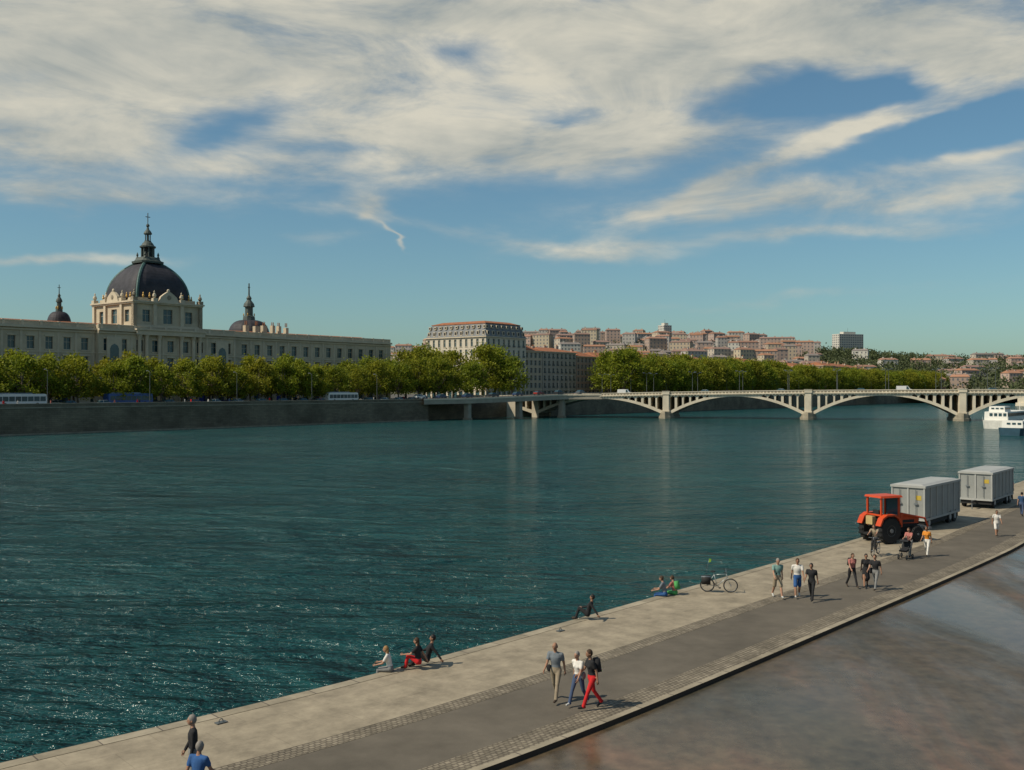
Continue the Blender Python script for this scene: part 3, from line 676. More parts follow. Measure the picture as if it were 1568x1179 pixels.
def tree_mesh(name,H,cr,seed,nc=50,nl=62):
    rs=np.random.RandomState(seed); rd=random.Random(seed); mb=MB(); th=H*.2
    mb.cyl((0,0,-.1),(0,0,.5),.38*H/12,.27*H/12,M_bark,8); lean=(rd.uniform(-.3,.3),rd.uniform(-.3,.3))
    mb.cyl((0,0,.5),(lean[0],lean[1],th),.27*H/12,.2*H/12,M_bark,8)
    C=[]
    for i in range(nc):
        t=rd.random(); z=th*1.15+(H*.95-th*1.15)*t; prof=(math.sin(math.pi*min(1,(t*.84+.18)))**.55); r=cr*prof*math.sqrt(rd.uniform(.15,1))*rd.uniform(.85,1.12); a=rd.uniform(0,6.283)
        C.append((lean[0]+r*math.cos(a),lean[1]+r*math.sin(a)*.95,z+rd.uniform(-.4,.4)))
    for i in range(7):
        a=6.283*i/7+rd.uniform(-.3,.3); l=cr*.5; m1=(lean[0]+l*.5*math.cos(a),lean[1]+l*.5*math.sin(a),th+H*.2); m2=(lean[0]+l*1.4*math.cos(a),lean[1]+l*1.4*math.sin(a),th+H*(.3+.25*rd.random()))
        mb.cyl((lean[0],lean[1],th-.15),m1,.15*H/12,.1*H/12,M_bark,6); mb.cyl(m1,m2,.1*H/12,.04,M_bark,5)
        c=C[i*3]; mb.cyl(m1,c,.07*H/12,.02,M_bark,4)
    mb.cyl((lean[0],lean[1],th-.1),(lean[0]*1.5,lean[1]*1.5,H*.8),.19*H/12,.04,M_bark,6)
    V,F=leaf_cloud(C,nl,(.68*H/11,.68*H/11,.5*H/11),.30*(H/11)**.5,rs); mb.add(V,F,LEAF)
    o=mb.build(name); me=o.data; bpy.data.objects.remove(o); return me
TS=[tree_mesh('plane_tree_a%d'%i,12,4.5,20+i) for i in range(5)]
TB=[tree_mesh('plane_tree_b%d'%i,18.5,6.9,40+i,66,68) for i in range(4)]
rt=random.Random(3)
def put(TS_,s,t,sc=1):
    x,y=bk(s,t); T=TR(x,y,WZ,rt.uniform(0,6.28))@Matrix.Diagonal((sc*rt.uniform(.92,1.1),sc*rt.uniform(.92,1.1),sc,1)); place('plane_tree',rt.choice(TS_),T)
s=-52
while s<100:
    put(TS,s+rt.uniform(-.8,.8),9.5,rt.uniform(.84,1.1))
    put(TS,s+4+rt.uniform(-.8,.8),19,rt.uniform(.95,1.2)); s+=rt.uniform(7,8.2)
while s<152:
    k=.68+.32*(s-100)/50
    put(TB,s+rt.uniform(-.7,.7),9.5,k*rt.uniform(.82,.98)*.95); put(TB,s+4,19,k*rt.uniform(.9,1.08)); s+=9
for s_,t_,k in ((158,24,1.0),(168,26,1.0),(176,15,.78),(188,20,1.12),(198,22,1.14),(180,28,1.0),(160,14,.8),(196,12,.9)): put(TB,s_,t_,k)
s=268
while s<760:
    k=1.14-.2*min(1,(s-272)/250)
    put(TB,s,8,k*rt.uniform(.84,1.04)); put(TB,s+5,19,k*rt.uniform(.95,1.12)); s+=10
rs=np.random.RandomState(5); cs_=[]
for i in range(760):
    u=rs.uniform(1255,1432); Y=rs.uniform(820,1290); x=(u-784)*Y/1524; cs_.append((x+rs.uniform(-2,2),Y,hz(x,Y)+rs.uniform(1,7.5)))
for i in range(420):
    u=rs.uniform(560,1250); Y=rs.uniform(760,1290); x=(u-784)*Y/1524; cs_.append((x,Y,hz(x,Y)+rs.uniform(2,7)))
for i in range(420):
    u=rs.uniform(1425,1700); Y=rs.uniform(760,1290); x=(u-784)*Y/1524; cs_.append((x,Y,hz(x,Y)+rs.uniform(2,8)))
V,F=leaf_cloud(cs_,40,(3.0,3.0,2.3),1.15,rs); mb=MB(); mb.add(V,F,LEAFD); mb.build('hillside_trees')

# ------------------------------------------------------------------ vehicles
def car_mesh(i,col,h=1.45,L=4.2,van=False):
    mb=MB(); m=mat('car_paint_%d'%i,col,.3,.03,spec=.5); W=.86
    if van: body=[(-L/2,.35),(L/2-.1,.35),(L/2,.55),(L/2-.1,.95),(L/2-.8,1.15),(L/2-1.4,h),(-L/2+.1,h),(-L/2,.9)]
    else: body=[(-L/2,.32),(L/2-.08,.32),(L/2,.5),(L/2-.08,.72),(L/2-1.0,.88),(-L/2+.35,.95),(-L/2+.02,.85)]
    mb.prism(body,-W,W,m)
    if not van:
        cab=[(L/2-1.05,.88),(L/2-1.75,h),(-L/2+.95,h),(-L/2+.3,.93)]
        vs=[(x,-W+.05,z) if z<1 else (x,-W+.2,z) for x,z in cab]+[(x,W-.05,z) if z<1 else (x,W-.2,z) for x,z in cab]
        mb.add(vs,[(0,1,2,3),(7,6,5,4),(0,4,5,1),(2,6,7,3)],M_glass); mb.box(-L/2+.93,L/2-1.73,-W+.19,W-.19,h-.02,h+.03,m)
        mb.box(-.14,-.06,-W+.03,W-.03,.9,h-.1,m)
    else:
        for y in(-W-.01,W+.01): mb.quad((L/2-1.9,y,.95),(L/2-.95,y,.95),(L/2-1.4,y,h-.15),(L/2-1.9,y,h-.15),M_glass)
    for x in(-L/2+.75,L/2-.8):
        for y in(-W,W): mb.cyl((x,y-.09,.32),(x,y+.09,.32),.32,.32,M_blk,14); mb.cyl((x,y-.1,.32),(x,y+.1,.32),.18,.18,M_steel,8)
    mb.box(L/2-.06,L/2+.02,-W+.1,-W+.4,.55,.7,M_white); mb.box(L/2-.06,L/2+.02,W-.4,W-.1,.55,.7,M_white); mb.box(L/2-.02,L/2+.03,-.5,.5,.4,.6,M_dark)
    o=mb.build('car'); me=o.data; bpy.data.objects.remove(o); return me
CARS=[car_mesh(i,c) for i,c in enumerate(((.03,.03,.035),(.5,.5,.5),(.12,.13,.14),(.7,.7,.68),(.30,.03,.02),(.03,.05,.12)))]+[car_mesh(9,(.7,.7,.68),2.1,5.0,True)]
rc=random.Random(9); s=-50
while s<150:
    if not any(abs(s-q)<8.5 for q in(7.4,35,105)):
        x,y=bk(s,3.6); place('parked_car',rc.choice(CARS),TR(x,y,WZ+.004,AB+(math.pi if rc.random()<.5 else 0)))
    x,y=bk(s+2,14.5)
    if rc.random()<.6: place('car',rc.choice(CARS),TR(x,y,WZ+.004,AB))
    s+=rc.uniform(5.2,8)
for a in (20,37,66,92,118,131,158,176,188,205):
    v=BRT@Vector((a,rc.choice((4,7)),top(a)-.91)); place('car',rc.choice(CARS),TR(v.x,v.y,v.z,math.atan2(-.294,.956)))
s=275
while s<520: x,y=bk(s,4.0); place('parked_car',rc.choice(CARS),TR(x,y,WZ,AB)); s+=rc.uniform(5,9)
for q in range(1,len(RP)-3,4):
    p=RP[q]; place('car',rc.choice(CARS),TR(p[0]-3,p[1]+3.5,p[2]+.21,AB))
def bus(s_,t_,c,stripe):
    mb=MB(); m=mat('bus_paint_%s'%stripe,c,.35,.04,spec=.5); L=12
    mb.prism([(-L/2,.35),(L/2,.35),(L/2+.05,1.2),(L/2-.1,2.9),(L/2-.4,3.05),(-L/2+.2,3.05),(-L/2,2.8)],-1.25,1.25,m)
    for y in (-1.26,1.26):
        for i in range(8): x=-L/2+.5+i*1.42; mb.box(x,x+1.28,min(y,y*1.01),max(y,y*1.01),1.35,2.45,M_glass)
    mb.box(L/2-.05,L/2+.08,-1.1,1.1,1.2,2.6,M_glass); mb.box(-L/2+1,L/2-3,-.8,.8,3.05,3.3,M_steel,.2,.1)
    for x in(-3.6,3.8):
        for y in(-1.15,1.15): mb.cyl((x,y-.15,.5),(x,y+.15,.5),.5,.5,M_blk,16); mb.cyl((x,y-.17,.5),(x,y+.17,.5),.25,.25,M_steel,10)
    x,y=bk(s_,t_); mb.build('city_bus',TR(x,y,WZ,AB))
bus(7.4,6.5,(.7,.7,.68),'a'); bus(35,7,(.03,.08,.26),'b'); bus(105,6.5,(.72,.72,.68),'c')

def boat(name,x,y,rot,L,W,hull,sup,fb=1.7):
    mb=MB(); vs=[]
    st=[(-L/2,.75),(-L/2+1,.95),(0,1),(L/2-6,1),(L/2-3,.75),(L/2-.8,.35),(L/2+.6,.05)]
    for (a,w) in st:
        zt=fb+ (.9 if a>L/2-4 else 0)
        vs+=[(a,-W/2*w,zt),(a,-W/2*w*.9,-.3),(a,W/2*w*.9,-.3),(a,W/2*w,zt)]
    fs=[]
    for i in range(len(st)-1):
        for j in range(3): fs.append((i*4+j,i*4+j+1,(i+1)*4+j+1,(i+1)*4+j))
        fs.append((i*4+3,i*4,(i+1)*4,(i+1)*4+3))
    fs+= [(0,1,2,3)]
    mb.add(vs,fs,hull)
    for a,b,z0_,z1_,w in sup:
        mb.box(a,b,-W/2*w,W/2*w,z0_,z1_,M_white,.15,.1)
        q=a+.8
        while q<b-1.2:
            for sg in(-1,1): yy=sg*(W/2*w-.02); mb.box(q,q+.9,min(yy,yy+sg*.05),max(yy,yy+sg*.05),z0_+(z1_-z0_)*.45,z1_-.35,M_glass)
            q+=1.4
        q=-W/2*w+.4
        while q<W/2*w-1: mb.box(a-.03,a+.1,q,q+.7,z0_+(z1_-z0_)*.5,z1_-.35,M_glass); mb.box(b-.1,b+.03,q,q+.7,z0_+(z1_-z0_)*.5,z1_-.35,M_glass); q+=1.1
    mb.cyl((L/2-5,0,fb),(L/2-5,0,7),.08,.05,M_white,6)
    for q in range(int(L/2)):
        for sg in(-1,1): mb.cyl((-L/2+1+q*2,sg*W/2*.95,fb),(-L/2+1+q*2,sg*W/2*.95,fb+.9),.03,.03,M_white,4)
    mb.build(name,TR(x,y,0,rot))
M_navy=mat('navy_hull',(.03,.07,.10),.4); M_whull=mat('white_hull',(.62,.60,.54),.4)
boat('white_river_boat',136,272,AB,34,6.5,M_whull,[(-15.5,13,2.2,4.4,.88),(-14.5,-8,4.4,5.8,.6)],2.2)
boat('moored_barge',122.5,236,AB,38,5.5,M_navy,[(-17,-11,1.7,3.2,.8),(4,10,1.7,3.0,.75)])

M_tr=mat('trailer_panel',(.27,.275,.26),.5,.15,.8); M_tr2=mat('trailer_frame',(.36,.36,.34),.5,.1)
def trailer(x,y,L,W,H,rot):
    mb=MB(); z=.75
    mb.box(0,L,0,W,z,z+H-.2,M_tr)
    for q in np.arange(0,L+.01,L/6): mb.box(q-.05,q+.05,-.05,-.003,z,z+H-.2,M_tr2); mb.box(q-.05,q+.05,W+.003,W+.05,z,z+H-.2,M_tr2)
    for q in (.0,W/2,W): mb.box(-.06,-.003,q-.05,q+.05,z,z+H-.2,M_tr2)
    mb.box(-.1,L+.1,-.1,W+.1,z+H-.2,z+H-.05,M_tr2); mb.box(-.05,L+.05,-.05,W+.05,z-.15,z-.003,M_tr2)
    mb.box(.05,L-.05,.05,W-.05,z+H-.05,z+H+.03,M_tr2,.2,.2)
    for q in (.25*W,.75*W): mb.cyl((-.09,q,z+.1),(-.09,q,z+H-.3),.02,.02,M_steel,5); mb.box(-.13,-.06,q-.12,q+.12,z+.9,z+1.0,M_steel)
    mb.box(-.012,-.004,.2,.55,z+1.2,z+1.5,mat('warning_plate',(.5,.35,.05),.5))
    for q in(.9,L-1.9,L-.9):
        for yy in(.12,W-.12): mb.cyl((q,yy-.12,.42),(q,yy+.12,.42),.42,.42,M_blk,16); mb.cyl((q,yy-.14,.42),(q,yy+.14,.42),.2,.2,M_tr2,10)
        mb.box(q-.5,q+.5,.02,.3,.72,.745,M_blk)
    mb.box(-1.1,0,W/2-.06,W/2+.06,.5,.62,M_blk); mb.box(.1,L-.1,.05,W-.05,.3,.6,M_blk)
    mb.cyl((-1.0,W/2,0),(-1.0,W/2,.7),.04,.04,M_steel,6)
    mb.build('box_trailer',TR(x,y,QZ,rot))
trailer(27.0,65.2,7.0,2.1,2.2,math.atan2(.75,.66)); trailer(37.0,76.8,6.6,2.35,2.1,math.atan2(.78,.64))

M_red=mat('tractor_red',(.52,.06,.012),.45,.15,spec=.4)
def tractor(x,y,rot):
    mb=MB(); bl=M_blk
    def wheel(cx,cy,r,w):
        X=Matrix.Translation((cx,cy,r))@Matrix.Rotation(R(90),4,'X'); mb.X=X
        mb.lathe(0,0,[(r*.55,-w/2),(r*.93,-w/2),(r,-w*.3),(r,w*.3),(r*.93,w/2),(r*.55,w/2)],bl,22); mb.lathe(0,0,[(r*.2,-w*.3),(r*.42,-w*.52),(r*.42,w*.52),(r*.2,w*.3)],M_lamp,14)
        mb.lathe(0,0,[(r*.16,-w*.6),(r*.16,w*.6)],M_steel,8)
        for i in range(18):
            t=6.283*i/18; mb.X=X@Matrix.Rotation(t,4,'Z'); mb.box(r*.97,r*1.05,-.04,.04,-w*.45,w*.45,bl)
        mb.X=None
    for yy in(-.78,.78): wheel(-.75,yy,.78,.42)
    for yy in(-.7,.7): wheel(1.45,yy,.46,.28)
    mb.box(-1.1,1.7,-.22,.22,.55,.95,bl); mb.box(1.35,1.55,-.65,.65,.4,.52,bl); mb.box(-.9,-.6,-.75,.75,.7,.9,bl)
    mb.prism([(.25,1.1),(1.95,1.05),(2.0,1.35),(1.85,1.5),(.25,1.62)],-.33,.33,M_red); mb.box(2.0,2.03,-.28,.28,.95,1.35,M_dark); mb.box(.25,1.9,-.3,.3,.85,1.1,bl)
    mb.box(1.98,2.05,-.3,-.16,1.2,1.34,M_white); mb.box(1.98,2.05,.16,.3,1.2,1.34,M_white)
    for yy in(-.345,.345): mb.box(.6,1.6,min(yy,yy*1.02),max(yy,yy*1.02),1.12,1.3,M_dark)
    mb.cyl((1.0,.22,1.5),(1.0,.22,2.4),.045,.045,M_steel,8)
    for sg in(-1,1):
        prof=[(-1.62,1.1),(-1.4,1.55),(-1.05,1.74),(-.45,1.74),(-.1,1.55),(.1,1.1),(.0,1.1),(-.2,1.48),(-.5,1.65),(-1.0,1.65),(-1.32,1.48),(-1.52,1.1)]
        y0,y1=min(sg*.58,sg*1.0),max(sg*.58,sg*1.0)
        for i in range(5):
            a,b=prof[i],prof[i+1]; c,d=prof[10-i],prof[11-i]
            mb.prism([a,b,c,d],y0,y1,M_red)
    for px in(-1.15,.2):
        for yy in(-.58,.58): mb.box(px-.05,px+.05,yy-.05,yy+.05,1.0,2.72,M_red)
    mb.box(-1.3,.38,-.72,.72,2.72,2.84,M_red,.06,.06); mb.box(-1.2,.25,-.5,.5,.95,1.1,bl)
    mb.box(-1.18,-1.12,-.53,.53,1.62,1.72,M_red); mb.quad((.22,-.53,1.65),(.22,.53,1.65),(.22,.53,2.7),(.22,-.53,2.7),M_glass)
    mb.box(-1.0,-.5,-.25,.25,1.1,1.5,bl); mb.box(-1.05,-.95,-.25,.25,1.5,1.95,bl); mb.cyl((-.1,0,1.3),(-.3,0,1.75),.03,.03,bl,6)
    mb.box(-1.75,-1.2,-.3,.3,.5,.62,bl); mb.box(2.05,2.3,-.4,.4,.55,.9,M_steel)
    mb.box(-1.5,-1.25,-.2,.35,1.1,1.6,mat('tool_box_yellow',(.45,.33,.15),.6))
    for yy in(-.5,.5): mb.box(.35,.5,yy-.05,yy+.05,.9,1.75,M_red); mb.cyl((.42,yy,1.72),(2.3,yy,1.35),.07,.06,M_red,6); mb.cyl((2.3,yy,1.35),(2.55,yy,.8),.06,.06,M_red,6)
    mb.box(2.45,2.65,-.7,.7,.7,.82,M_steel)
    mb.build('farm_tractor',TR(x,y,QZ,rot))
tractor(23.0,60.7,R(22))

M_bk=mat('bicycle_frame',(.40,.42,.41),.35,.05,metal=.5)
def bicycle(x,y,rot,frame=None,flag=False,lean=0,name='bicycle'):
    fm=frame or M_bk; mb=MB(); r=.33
    for cx in(-.52,.52):
        mb.torus((cx,0,r),r-.02,.02,M_blk,24,6); mb.torus((cx,0,r),r-.045,.012,M_steel,20,4)
        for i in range(12): t=6.283*i/12; mb.cyl((cx,0,r),(cx+.3*math.cos(t),0,r+.3*math.sin(t)),.003,.003,M_steel,3)
        mb.cyl((cx,-.05,r),(cx,.05,r),.03,.03,M_steel,8)
    A=(-.52,0,r);B=(-.08,0,.29);S=(-.22,0,.82);H1=(.33,0,.86);H2=(.37,0,.72);F=(.52,0,r)
    for p,q,w in((A,B,.014),(A,S,.012),(B,S,.018),(B,H2,.02),(S,H1,.017),(H2,H1,.02),(H2,F,.014)): mb.cyl(p,q,w,w,fm,8)
    mb.cyl(S,(-.25,0,.95),.012,.012,M_steel,6); mb.ell((-.27,0,.97),(.13,.07,.035),M_blk,8,5)
    mb.cyl(H1,(.31,0,1.0),.012,.012,M_steel,6); mb.cyl((.31,-.28,1.02),(.31,.28,1.02),.013,.013,M_steel,6)
    for q in(-.28,.28): mb.cyl((.31,q,1.02),(.2,q,1.03),.016,.016,M_blk,6)
    mb.torus((B[0],.04,B[2]),.085,.008,M_steel,16,4); mb.cyl((B[0],.06,B[2]),(B[0]+.12,.06,B[2]-.12),.01,.01,M_steel,5); mb.cyl((B[0],-.06,B[2]),(B[0]-.12,-.06,B[2]+.12),.01,.01,M_steel,5)
    mb.box(B[0]+.07,B[0]+.17,.06,.16,B[2]-.14,B[2]-.11,M_blk); mb.box(B[0]-.17,B[0]-.07,-.16,-.06,B[2]+.11,B[2]+.14,M_blk)
    mb.box(-.8,-.35,-.07,.07,.7,.72,M_steel)
    if flag:
        mb.box(-.78,-.38,-.16,-.06,.4,.72,M_blk); mb.box(-.78,-.38,.06,.16,.4,.72,M_blk); mb.cyl((-.6,0,.72),(-.45,0,1.55),.008,.006,M_steel,4); mb.quad((-.47,0,1.38),(-.36,0,1.42),(-.34,0,1.56),(-.45,0,1.57),mat('flag_green',(.25,.42,.04),.7))
    mb.build(name,TR(x,y,QZ,rot)@Matrix.Rotation(lean,4,'X'),True)
bicycle(9.45,45.5,R(-10),flag=True,lean=R(8))

# ------------------------------------------------------------------ people
SK=mat('skin',(.38,.21,.14),.6,.05); SK2=mat('skin_tan',(.30,.16,.10),.6,.05)
def cl(n,c): return mat('cloth_'+n,c,.9,.15,6)
BLK=cl('black',(.02,.02,.022)); WHT=cl('white',(.64,.61,.56)); RED=cl('red',(.50,.018,.02)); KHA=cl('khaki',(.27,.22,.155)); GRB=cl('greyblue',(.15,.17,.19)); JEA=cl('jeans',(.05,.075,.14)); TEA=cl('teal',(.17,.29,.26)); BLU=cl('blue',(.03,.09,.24)); PNK=cl('pink',(.38,.14,.12)); ORA=cl('orange',(.60,.22,.03)); NAV=cl('navy',(.025,.06,.13)); GRN=cl('green',(.07,.30,.09)); GRY=cl('grey',(.19,.19,.185)); DSH=cl('shoe_brown',(.05,.035,.025)); WSH=cl('shoe_white',(.45,.45,.43))
HB=mat('hair_brown',(.05,.028,.015),.7,.2,20); HK=mat('hair_black',(.012,.01,.01),.6,.2,20); HG=mat('hair_grey',(.22,.20,.18),.8,.15,20); HL=mat('hair_blonde',(.26,.15,.06),.7,.2,20)
EYW=mat('eye_dark',(.02,.015,.012),.3); LIP=mat('lips',(.30,.09,.07),.6)
def person(name,x,y,hd,H,pose='walk',ph=1,top_=WHT,bot=JEA,hair=HB,skin=SK,shoes=DSH,sleeve=.55,shorts=False,female=False,longh=False,bald=False,z=None,extra=(),skirt=False,headturn=0):
    k=H/1.75; V=Vector; sh=.165 if female else .19; hipw=.10 if female else .09
    lean={'walk':5,'stand':1,'edge':12,'ground':4,'recline':-18,'cycle':22,'push':10}[pose]
    P=V((0,0,.94)); rl=Matrix.Rotation(R(-lean),3,'X')
    up=lambda a,b,c: P+rl@V((a,b,c))
    hc=up(0,.025,.69)
    caps=[]
    def leg(sx,th,kn,out=0,foot=0):
        h=P+V((sx*hipw,0,-.02)); m1=Matrix.Rotation(R(th),3,'X'); o=Matrix.Rotation(R(-sx*out),3,'Y')
        d=o@(m1@V((0,0,-1))); kp=h+d*.43; d2=o@(Matrix.Rotation(R(th-kn),3,'X')@V((0,0,-1))); an=kp+d2*.41
        fd=o@(Matrix.Rotation(R(foot),3,'X')@V((0,1,0)))
        return h,kp,an,fd
    LG={'walk':[leg(-1,24 if ph>0 else -14,4 if ph>0 else 22,1,5 if ph>0 else -35),leg(1,-14 if ph>0 else 24,22 if ph>0 else 4,1,-35 if ph>0 else 5)],
        'push':[leg(-1,20,6,1,5),leg(1,-16,18,1,-30)],
        'stand':[leg(-1,3,3,3),leg(1,-1,1,4)],
        'edge':[leg(-1,86,80,8,-20),leg(1,84,86,6,-20)],
        'ground':[leg(-1,122,112,8,0),leg(1,112,96,10,0)],
        'recline':[leg(-1,124,108,6,0),leg(1,116,96,8,10)],
        'cycle':[leg(-1,78,62,4,-10),leg(1,38,48,4,-25)]}[pose]
    legsk=skin if (shorts or skirt) else bot
    for h,kp,an,fd in LG:
        caps.append((h,h.lerp(kp,.5),.095,.08,bot)); caps.append((h.lerp(kp,.5),kp,.08,.062,bot if not skirt else skin))
        if shorts: caps.append((h.lerp(kp,.4),h.lerp(kp,.93),.09,.092,bot))
        calf=kp.lerp(an,.35)
        caps.append((kp,calf,.056,.058,legsk)); caps.append((calf,an,.058,.042 if legsk is skin else .055,legsk))
        toe=an+fd*.15+V((0,0,-.045)); caps.append((an+V((0,0,-.02))-fd*.035,toe,.045,.036,shoes))
    if skirt:
        mh=P+V((0,.02,-.42)); caps.append((P,mh,.16,.21,bot))
    def arm(sx,ua,out,fl,inn=0):
        s_=up(sx*sh,0,.46); o=Matrix.Rotation(R(-sx*out),3,'Y'); d=o@(Matrix.Rotation(R(ua),3,'X')@V((0,0,-1))); e=s_+d*.28
        d2=(Matrix.Rotation(R(-sx*(out-inn)),3,'Y'))@(Matrix.Rotation(R(ua+fl),3,'X')@V((0,0,-1))); w=e+d2*.24
        return s_,e,w,d2,sx
    AR={'walk':[arm(-1,-22*ph,7,18),arm(1,24*ph,7,26)],'stand':[arm(-1,2,5,10),arm(1,8,5,22,8)],'push':[arm(-1,38,5,40),arm(1,38,5,40)],
        'edge':[arm(-1,30,8,45,15),arm(1,28,8,50,15)],'ground':[arm(-1,45,10,40,20),arm(1,-30,12,4)],'recline':[arm(-1,-40,10,4),arm(1,40,8,40,16)],'cycle':[arm(-1,62,6,14),arm(1,62,6,14)]}[pose]
    hands=[]
    for s_,e,w,d2,sx in AR:
        caps.append((up(sx*.06,0,.47),s_,.06,.062,top_))
        if sleeve>=.99: caps.append((s_,e,.06,.05,top_)); caps.append((e,w,.048,.038,top_))
        elif sleeve<=.01: caps.append((s_,e,.052,.042,skin)); caps.append((e,w,.04,.028,skin))
        else: caps.append((s_,s_.lerp(e,sleeve),.064,.060,top_)); caps.append((s_.lerp(e,sleeve),e,.047,.04,skin)); caps.append((e,w,.04,.028,skin))
        pe=w+d2*.075; caps.append((w,pe,.027,.034,skin)); hands.append((pe,d2,sx))
    caps.append((up(0,-.005,.48),up(0,.01,.62),.055,.05,skin))
    mb=MB(); dm=M_stone
    rings=[(-.12,.13,.10),(-.04,.165,.118),(.05,.158 if not female else .15,.112),(.15,.14 if not female else .12,.098),(.28,.165 if not female else .145,.112),(.38,.185 if not female else .16,.11),(.45,.175 if not female else .15,.09),(.50,.09,.065)]
    n=14; vs=[]
    for zz,rx,ry in rings:
        for i in range(n): t=6.283*i/n; p=up(rx*math.cos(t),ry*math.sin(t)+(.01 if .2<zz<.42 else 0),zz); vs.append(tuple(p))
    fs=[(j*n+i,j*n+(i+1)%n,(j+1)*n+(i+1)%n,(j+1)*n+i) for j in range(len(rings)-1) for i in range(n)]+[tuple(range(n))[::-1],tuple(range((len(rings)-1)*n,len(rings)*n))]
    mb.add(vs,fs,dm)
    for p0,p1,r0,r1,m_ in caps:
        mb.cyl(p0,p1,r0,r1,dm,10); mb.ell(p0,(r0,)*3,dm,10,6); mb.ell(p1,(r1,)*3,dm,10,6)
    if female:
        for sx in(-1,1): mb.ell(up(sx*.065,.085,.33),(.06,.05,.06),dm)
    me=bpy.data.meshes.new('tmp'); me.from_pydata(mb.v,[],mb.f); me.update(); ob=bpy.data.objects.new('tmp',me); scene.collection.objects.link(ob)
    md=ob.modifiers.new('r','REMESH'); md.mode='VOXEL'; md.voxel_size=.019; ms=ob.modifiers.new('s','SMOOTH'); ms.iterations=2; ms.factor=.5
    dg=bpy.context.evaluated_depsgraph_get(); ev=ob.evaluated_get(dg); m2=ev.to_mesh()
    co_=np.empty(len(m2.vertices)*3); m2.vertices.foreach_get('co',co_); co_=co_.reshape(-1,3); faces=[tuple(p.vertices) for p in m2.polygons]
    ev.to_mesh_clear(); bpy.data.objects.remove(ob); bpy.data.meshes.remove(me)
    fc=np.array([co_[list(f)].mean(0) for f in faces])
    segs=[(c[0],c[1],(c[2]+c[3])/2,c[4]) for c in caps]+[(up(-.05,0,-.03),up(.05,0,-.03),.125,bot),(up(-.05,0,.16),up(.05,0,.16),.10,top_),(up(-.06,0,.3),up(.06,0,.3),.12,top_),(up(-.06,0,.42),up(.06,0,.42),.10,top_)]
    best=np.full(len(fc),9.);idx=np.zeros(len(fc),int); ml=[]
    for p0,p1,r,m_ in segs:
        if m_ not in ml: ml.append(m_)
        a=np.array(p0);d=np.array(p1)-a; t=np.clip(((fc-a)@d)/max(d@d,1e-9),0,1); dist=np.linalg.norm(fc-(a+t[:,None]*d),axis=1)-r
        w=dist<best; best[w]=dist[w]; idx[w]=ml.index(m_)
    out=MB(); out.mats=ml[:]; out.v=[tuple(p) for p in co_]; out.f=faces; out.m=idx.tolist()
    for pe,d2,sx in hands:
        side=V((0,1,0)) ; side=(side-d2*side.dot(d2)).normalized()
        inward=V((-sx,0,0)); inward=(inward-d2*inward.dot(d2)).normalized()
        for i,(o,l) in enumerate(((.024,.068),(.008,.078),(-.009,.072),(-.024,.056))):
            b=pe+side*o+d2*.012; m1=b+(d2*.85+inward*.25).normalized()*l*.5; m3=m1+(d2*.55+inward*.8).normalized()*l*.5
            out.cyl(b,m1,.0095,.0088,skin,6); out.cyl(m1,m3,.0088,.007,skin,6)
        b=pe-d2*.035+side*.026; m1=b+(side*.75+d2*.7+inward*.2).normalized()*.034; out.cyl(b,m1,.012,.010,skin,6); out.cyl(m1,m1+(d2*.9+inward*.4).normalized()*.028,.010,.008,skin,6)
    hm=Matrix.Translation(hc)@(Matrix.Rotation(R(headturn),4,'Z')@Matrix.Rotation(R(-lean*.3),4,'X'))
    out.X=hm; hmi=hm.inverted()
    vs0=len(out.v); out.ell((0,0,0),(.076,.096,.118),skin,18,14)
    for i in range(vs0,len(out.v)):
        p=hmi@V(out.v[i])
        if p.z<-.01: q=min(1,-p.z/.118); p.x*=1-.28*q; p.y=p.y*(1-.12*q)+.018*q
        out.v[i]=tuple(hm@p)
    out.add([(-.012,.09,.005),(.012,.09,.005),(.017,.092,-.03),(-.017,.092,-.03),(0,.122,-.026),(0,.094,.015)],[(0,3,4,5),(1,5,4,2),(3,2,4)],skin)
    for sx in(-1,1):
        out.ell((sx*.031,.0865,.008),(.013,.007,.008),EYW,8,5); out.ell((sx*.078,.0,-.01),(.011,.022,.032),skin,8,5); out.ell((sx*.031,.088,.028),(.018,.006,.004),hair,6,4)
    out.ell((0,.0905,-.056),(.024,.007,.007),LIP,8,5)
    if not bald:
        n0=len(out.f); out.ell((0,-.012,.016),(.085,.100,.116),hair,18,12)
        keep=list(range(n0))
        for i in range(n0,len(out.f)):
            c=sum((hmi@V(out.v[q]) for q in out.f[i]),V())/len(out.f[i])
            if c.z>.055 or (c.y<.01 and c.z>-.07) or (c.y<.045 and c.z>.02): keep.append(i)
        out.f=[out.f[i] for i in keep]; out.m=[out.m[i] for i in keep]
        if longh: out.ell((0,-.062,-.09),(.075,.05,.13),hair,12,8)
    else:
        out.ell((0,-.03,-.005),(.081,.075,.06),hair,14,8)
    out.X=None
    for kind,c,r_,m_ in extra:
        c=up(*c)
        if kind=='ell': out.ell(c,r_,m_,12,8)
        if kind=='box':
            out.X=Matrix.Translation(c)@rl.to_4x4(); out.box(-r_[0],r_[0],-r_[1],r_[1],-r_[2],r_[2],m_,r_[0]*.2,r_[1]*.2); out.X=None
        if kind=='strap': out.cyl(up(*r_),c,.015,.015,m_,6)
    arr=np.array(out.v)
    if pose=='edge': zb=P.z-.125
    elif pose in('ground','recline'): zb=min(P.z-.115,arr[:,2].min()+.02)
    elif pose=='cycle': zb=P.z-1.02/k
    else: zb=arr[:,2].min()
    T=Matrix.Translation((x,y,(QZ if z is None else z)))@Matrix.Rotation(R(hd),4,'Z')@Matrix.Scale(k,4)@Matrix.Translation((0,0,-zb))
    out.build(name,T,True)
NRW=138.6; AWY=-41; WAT=48
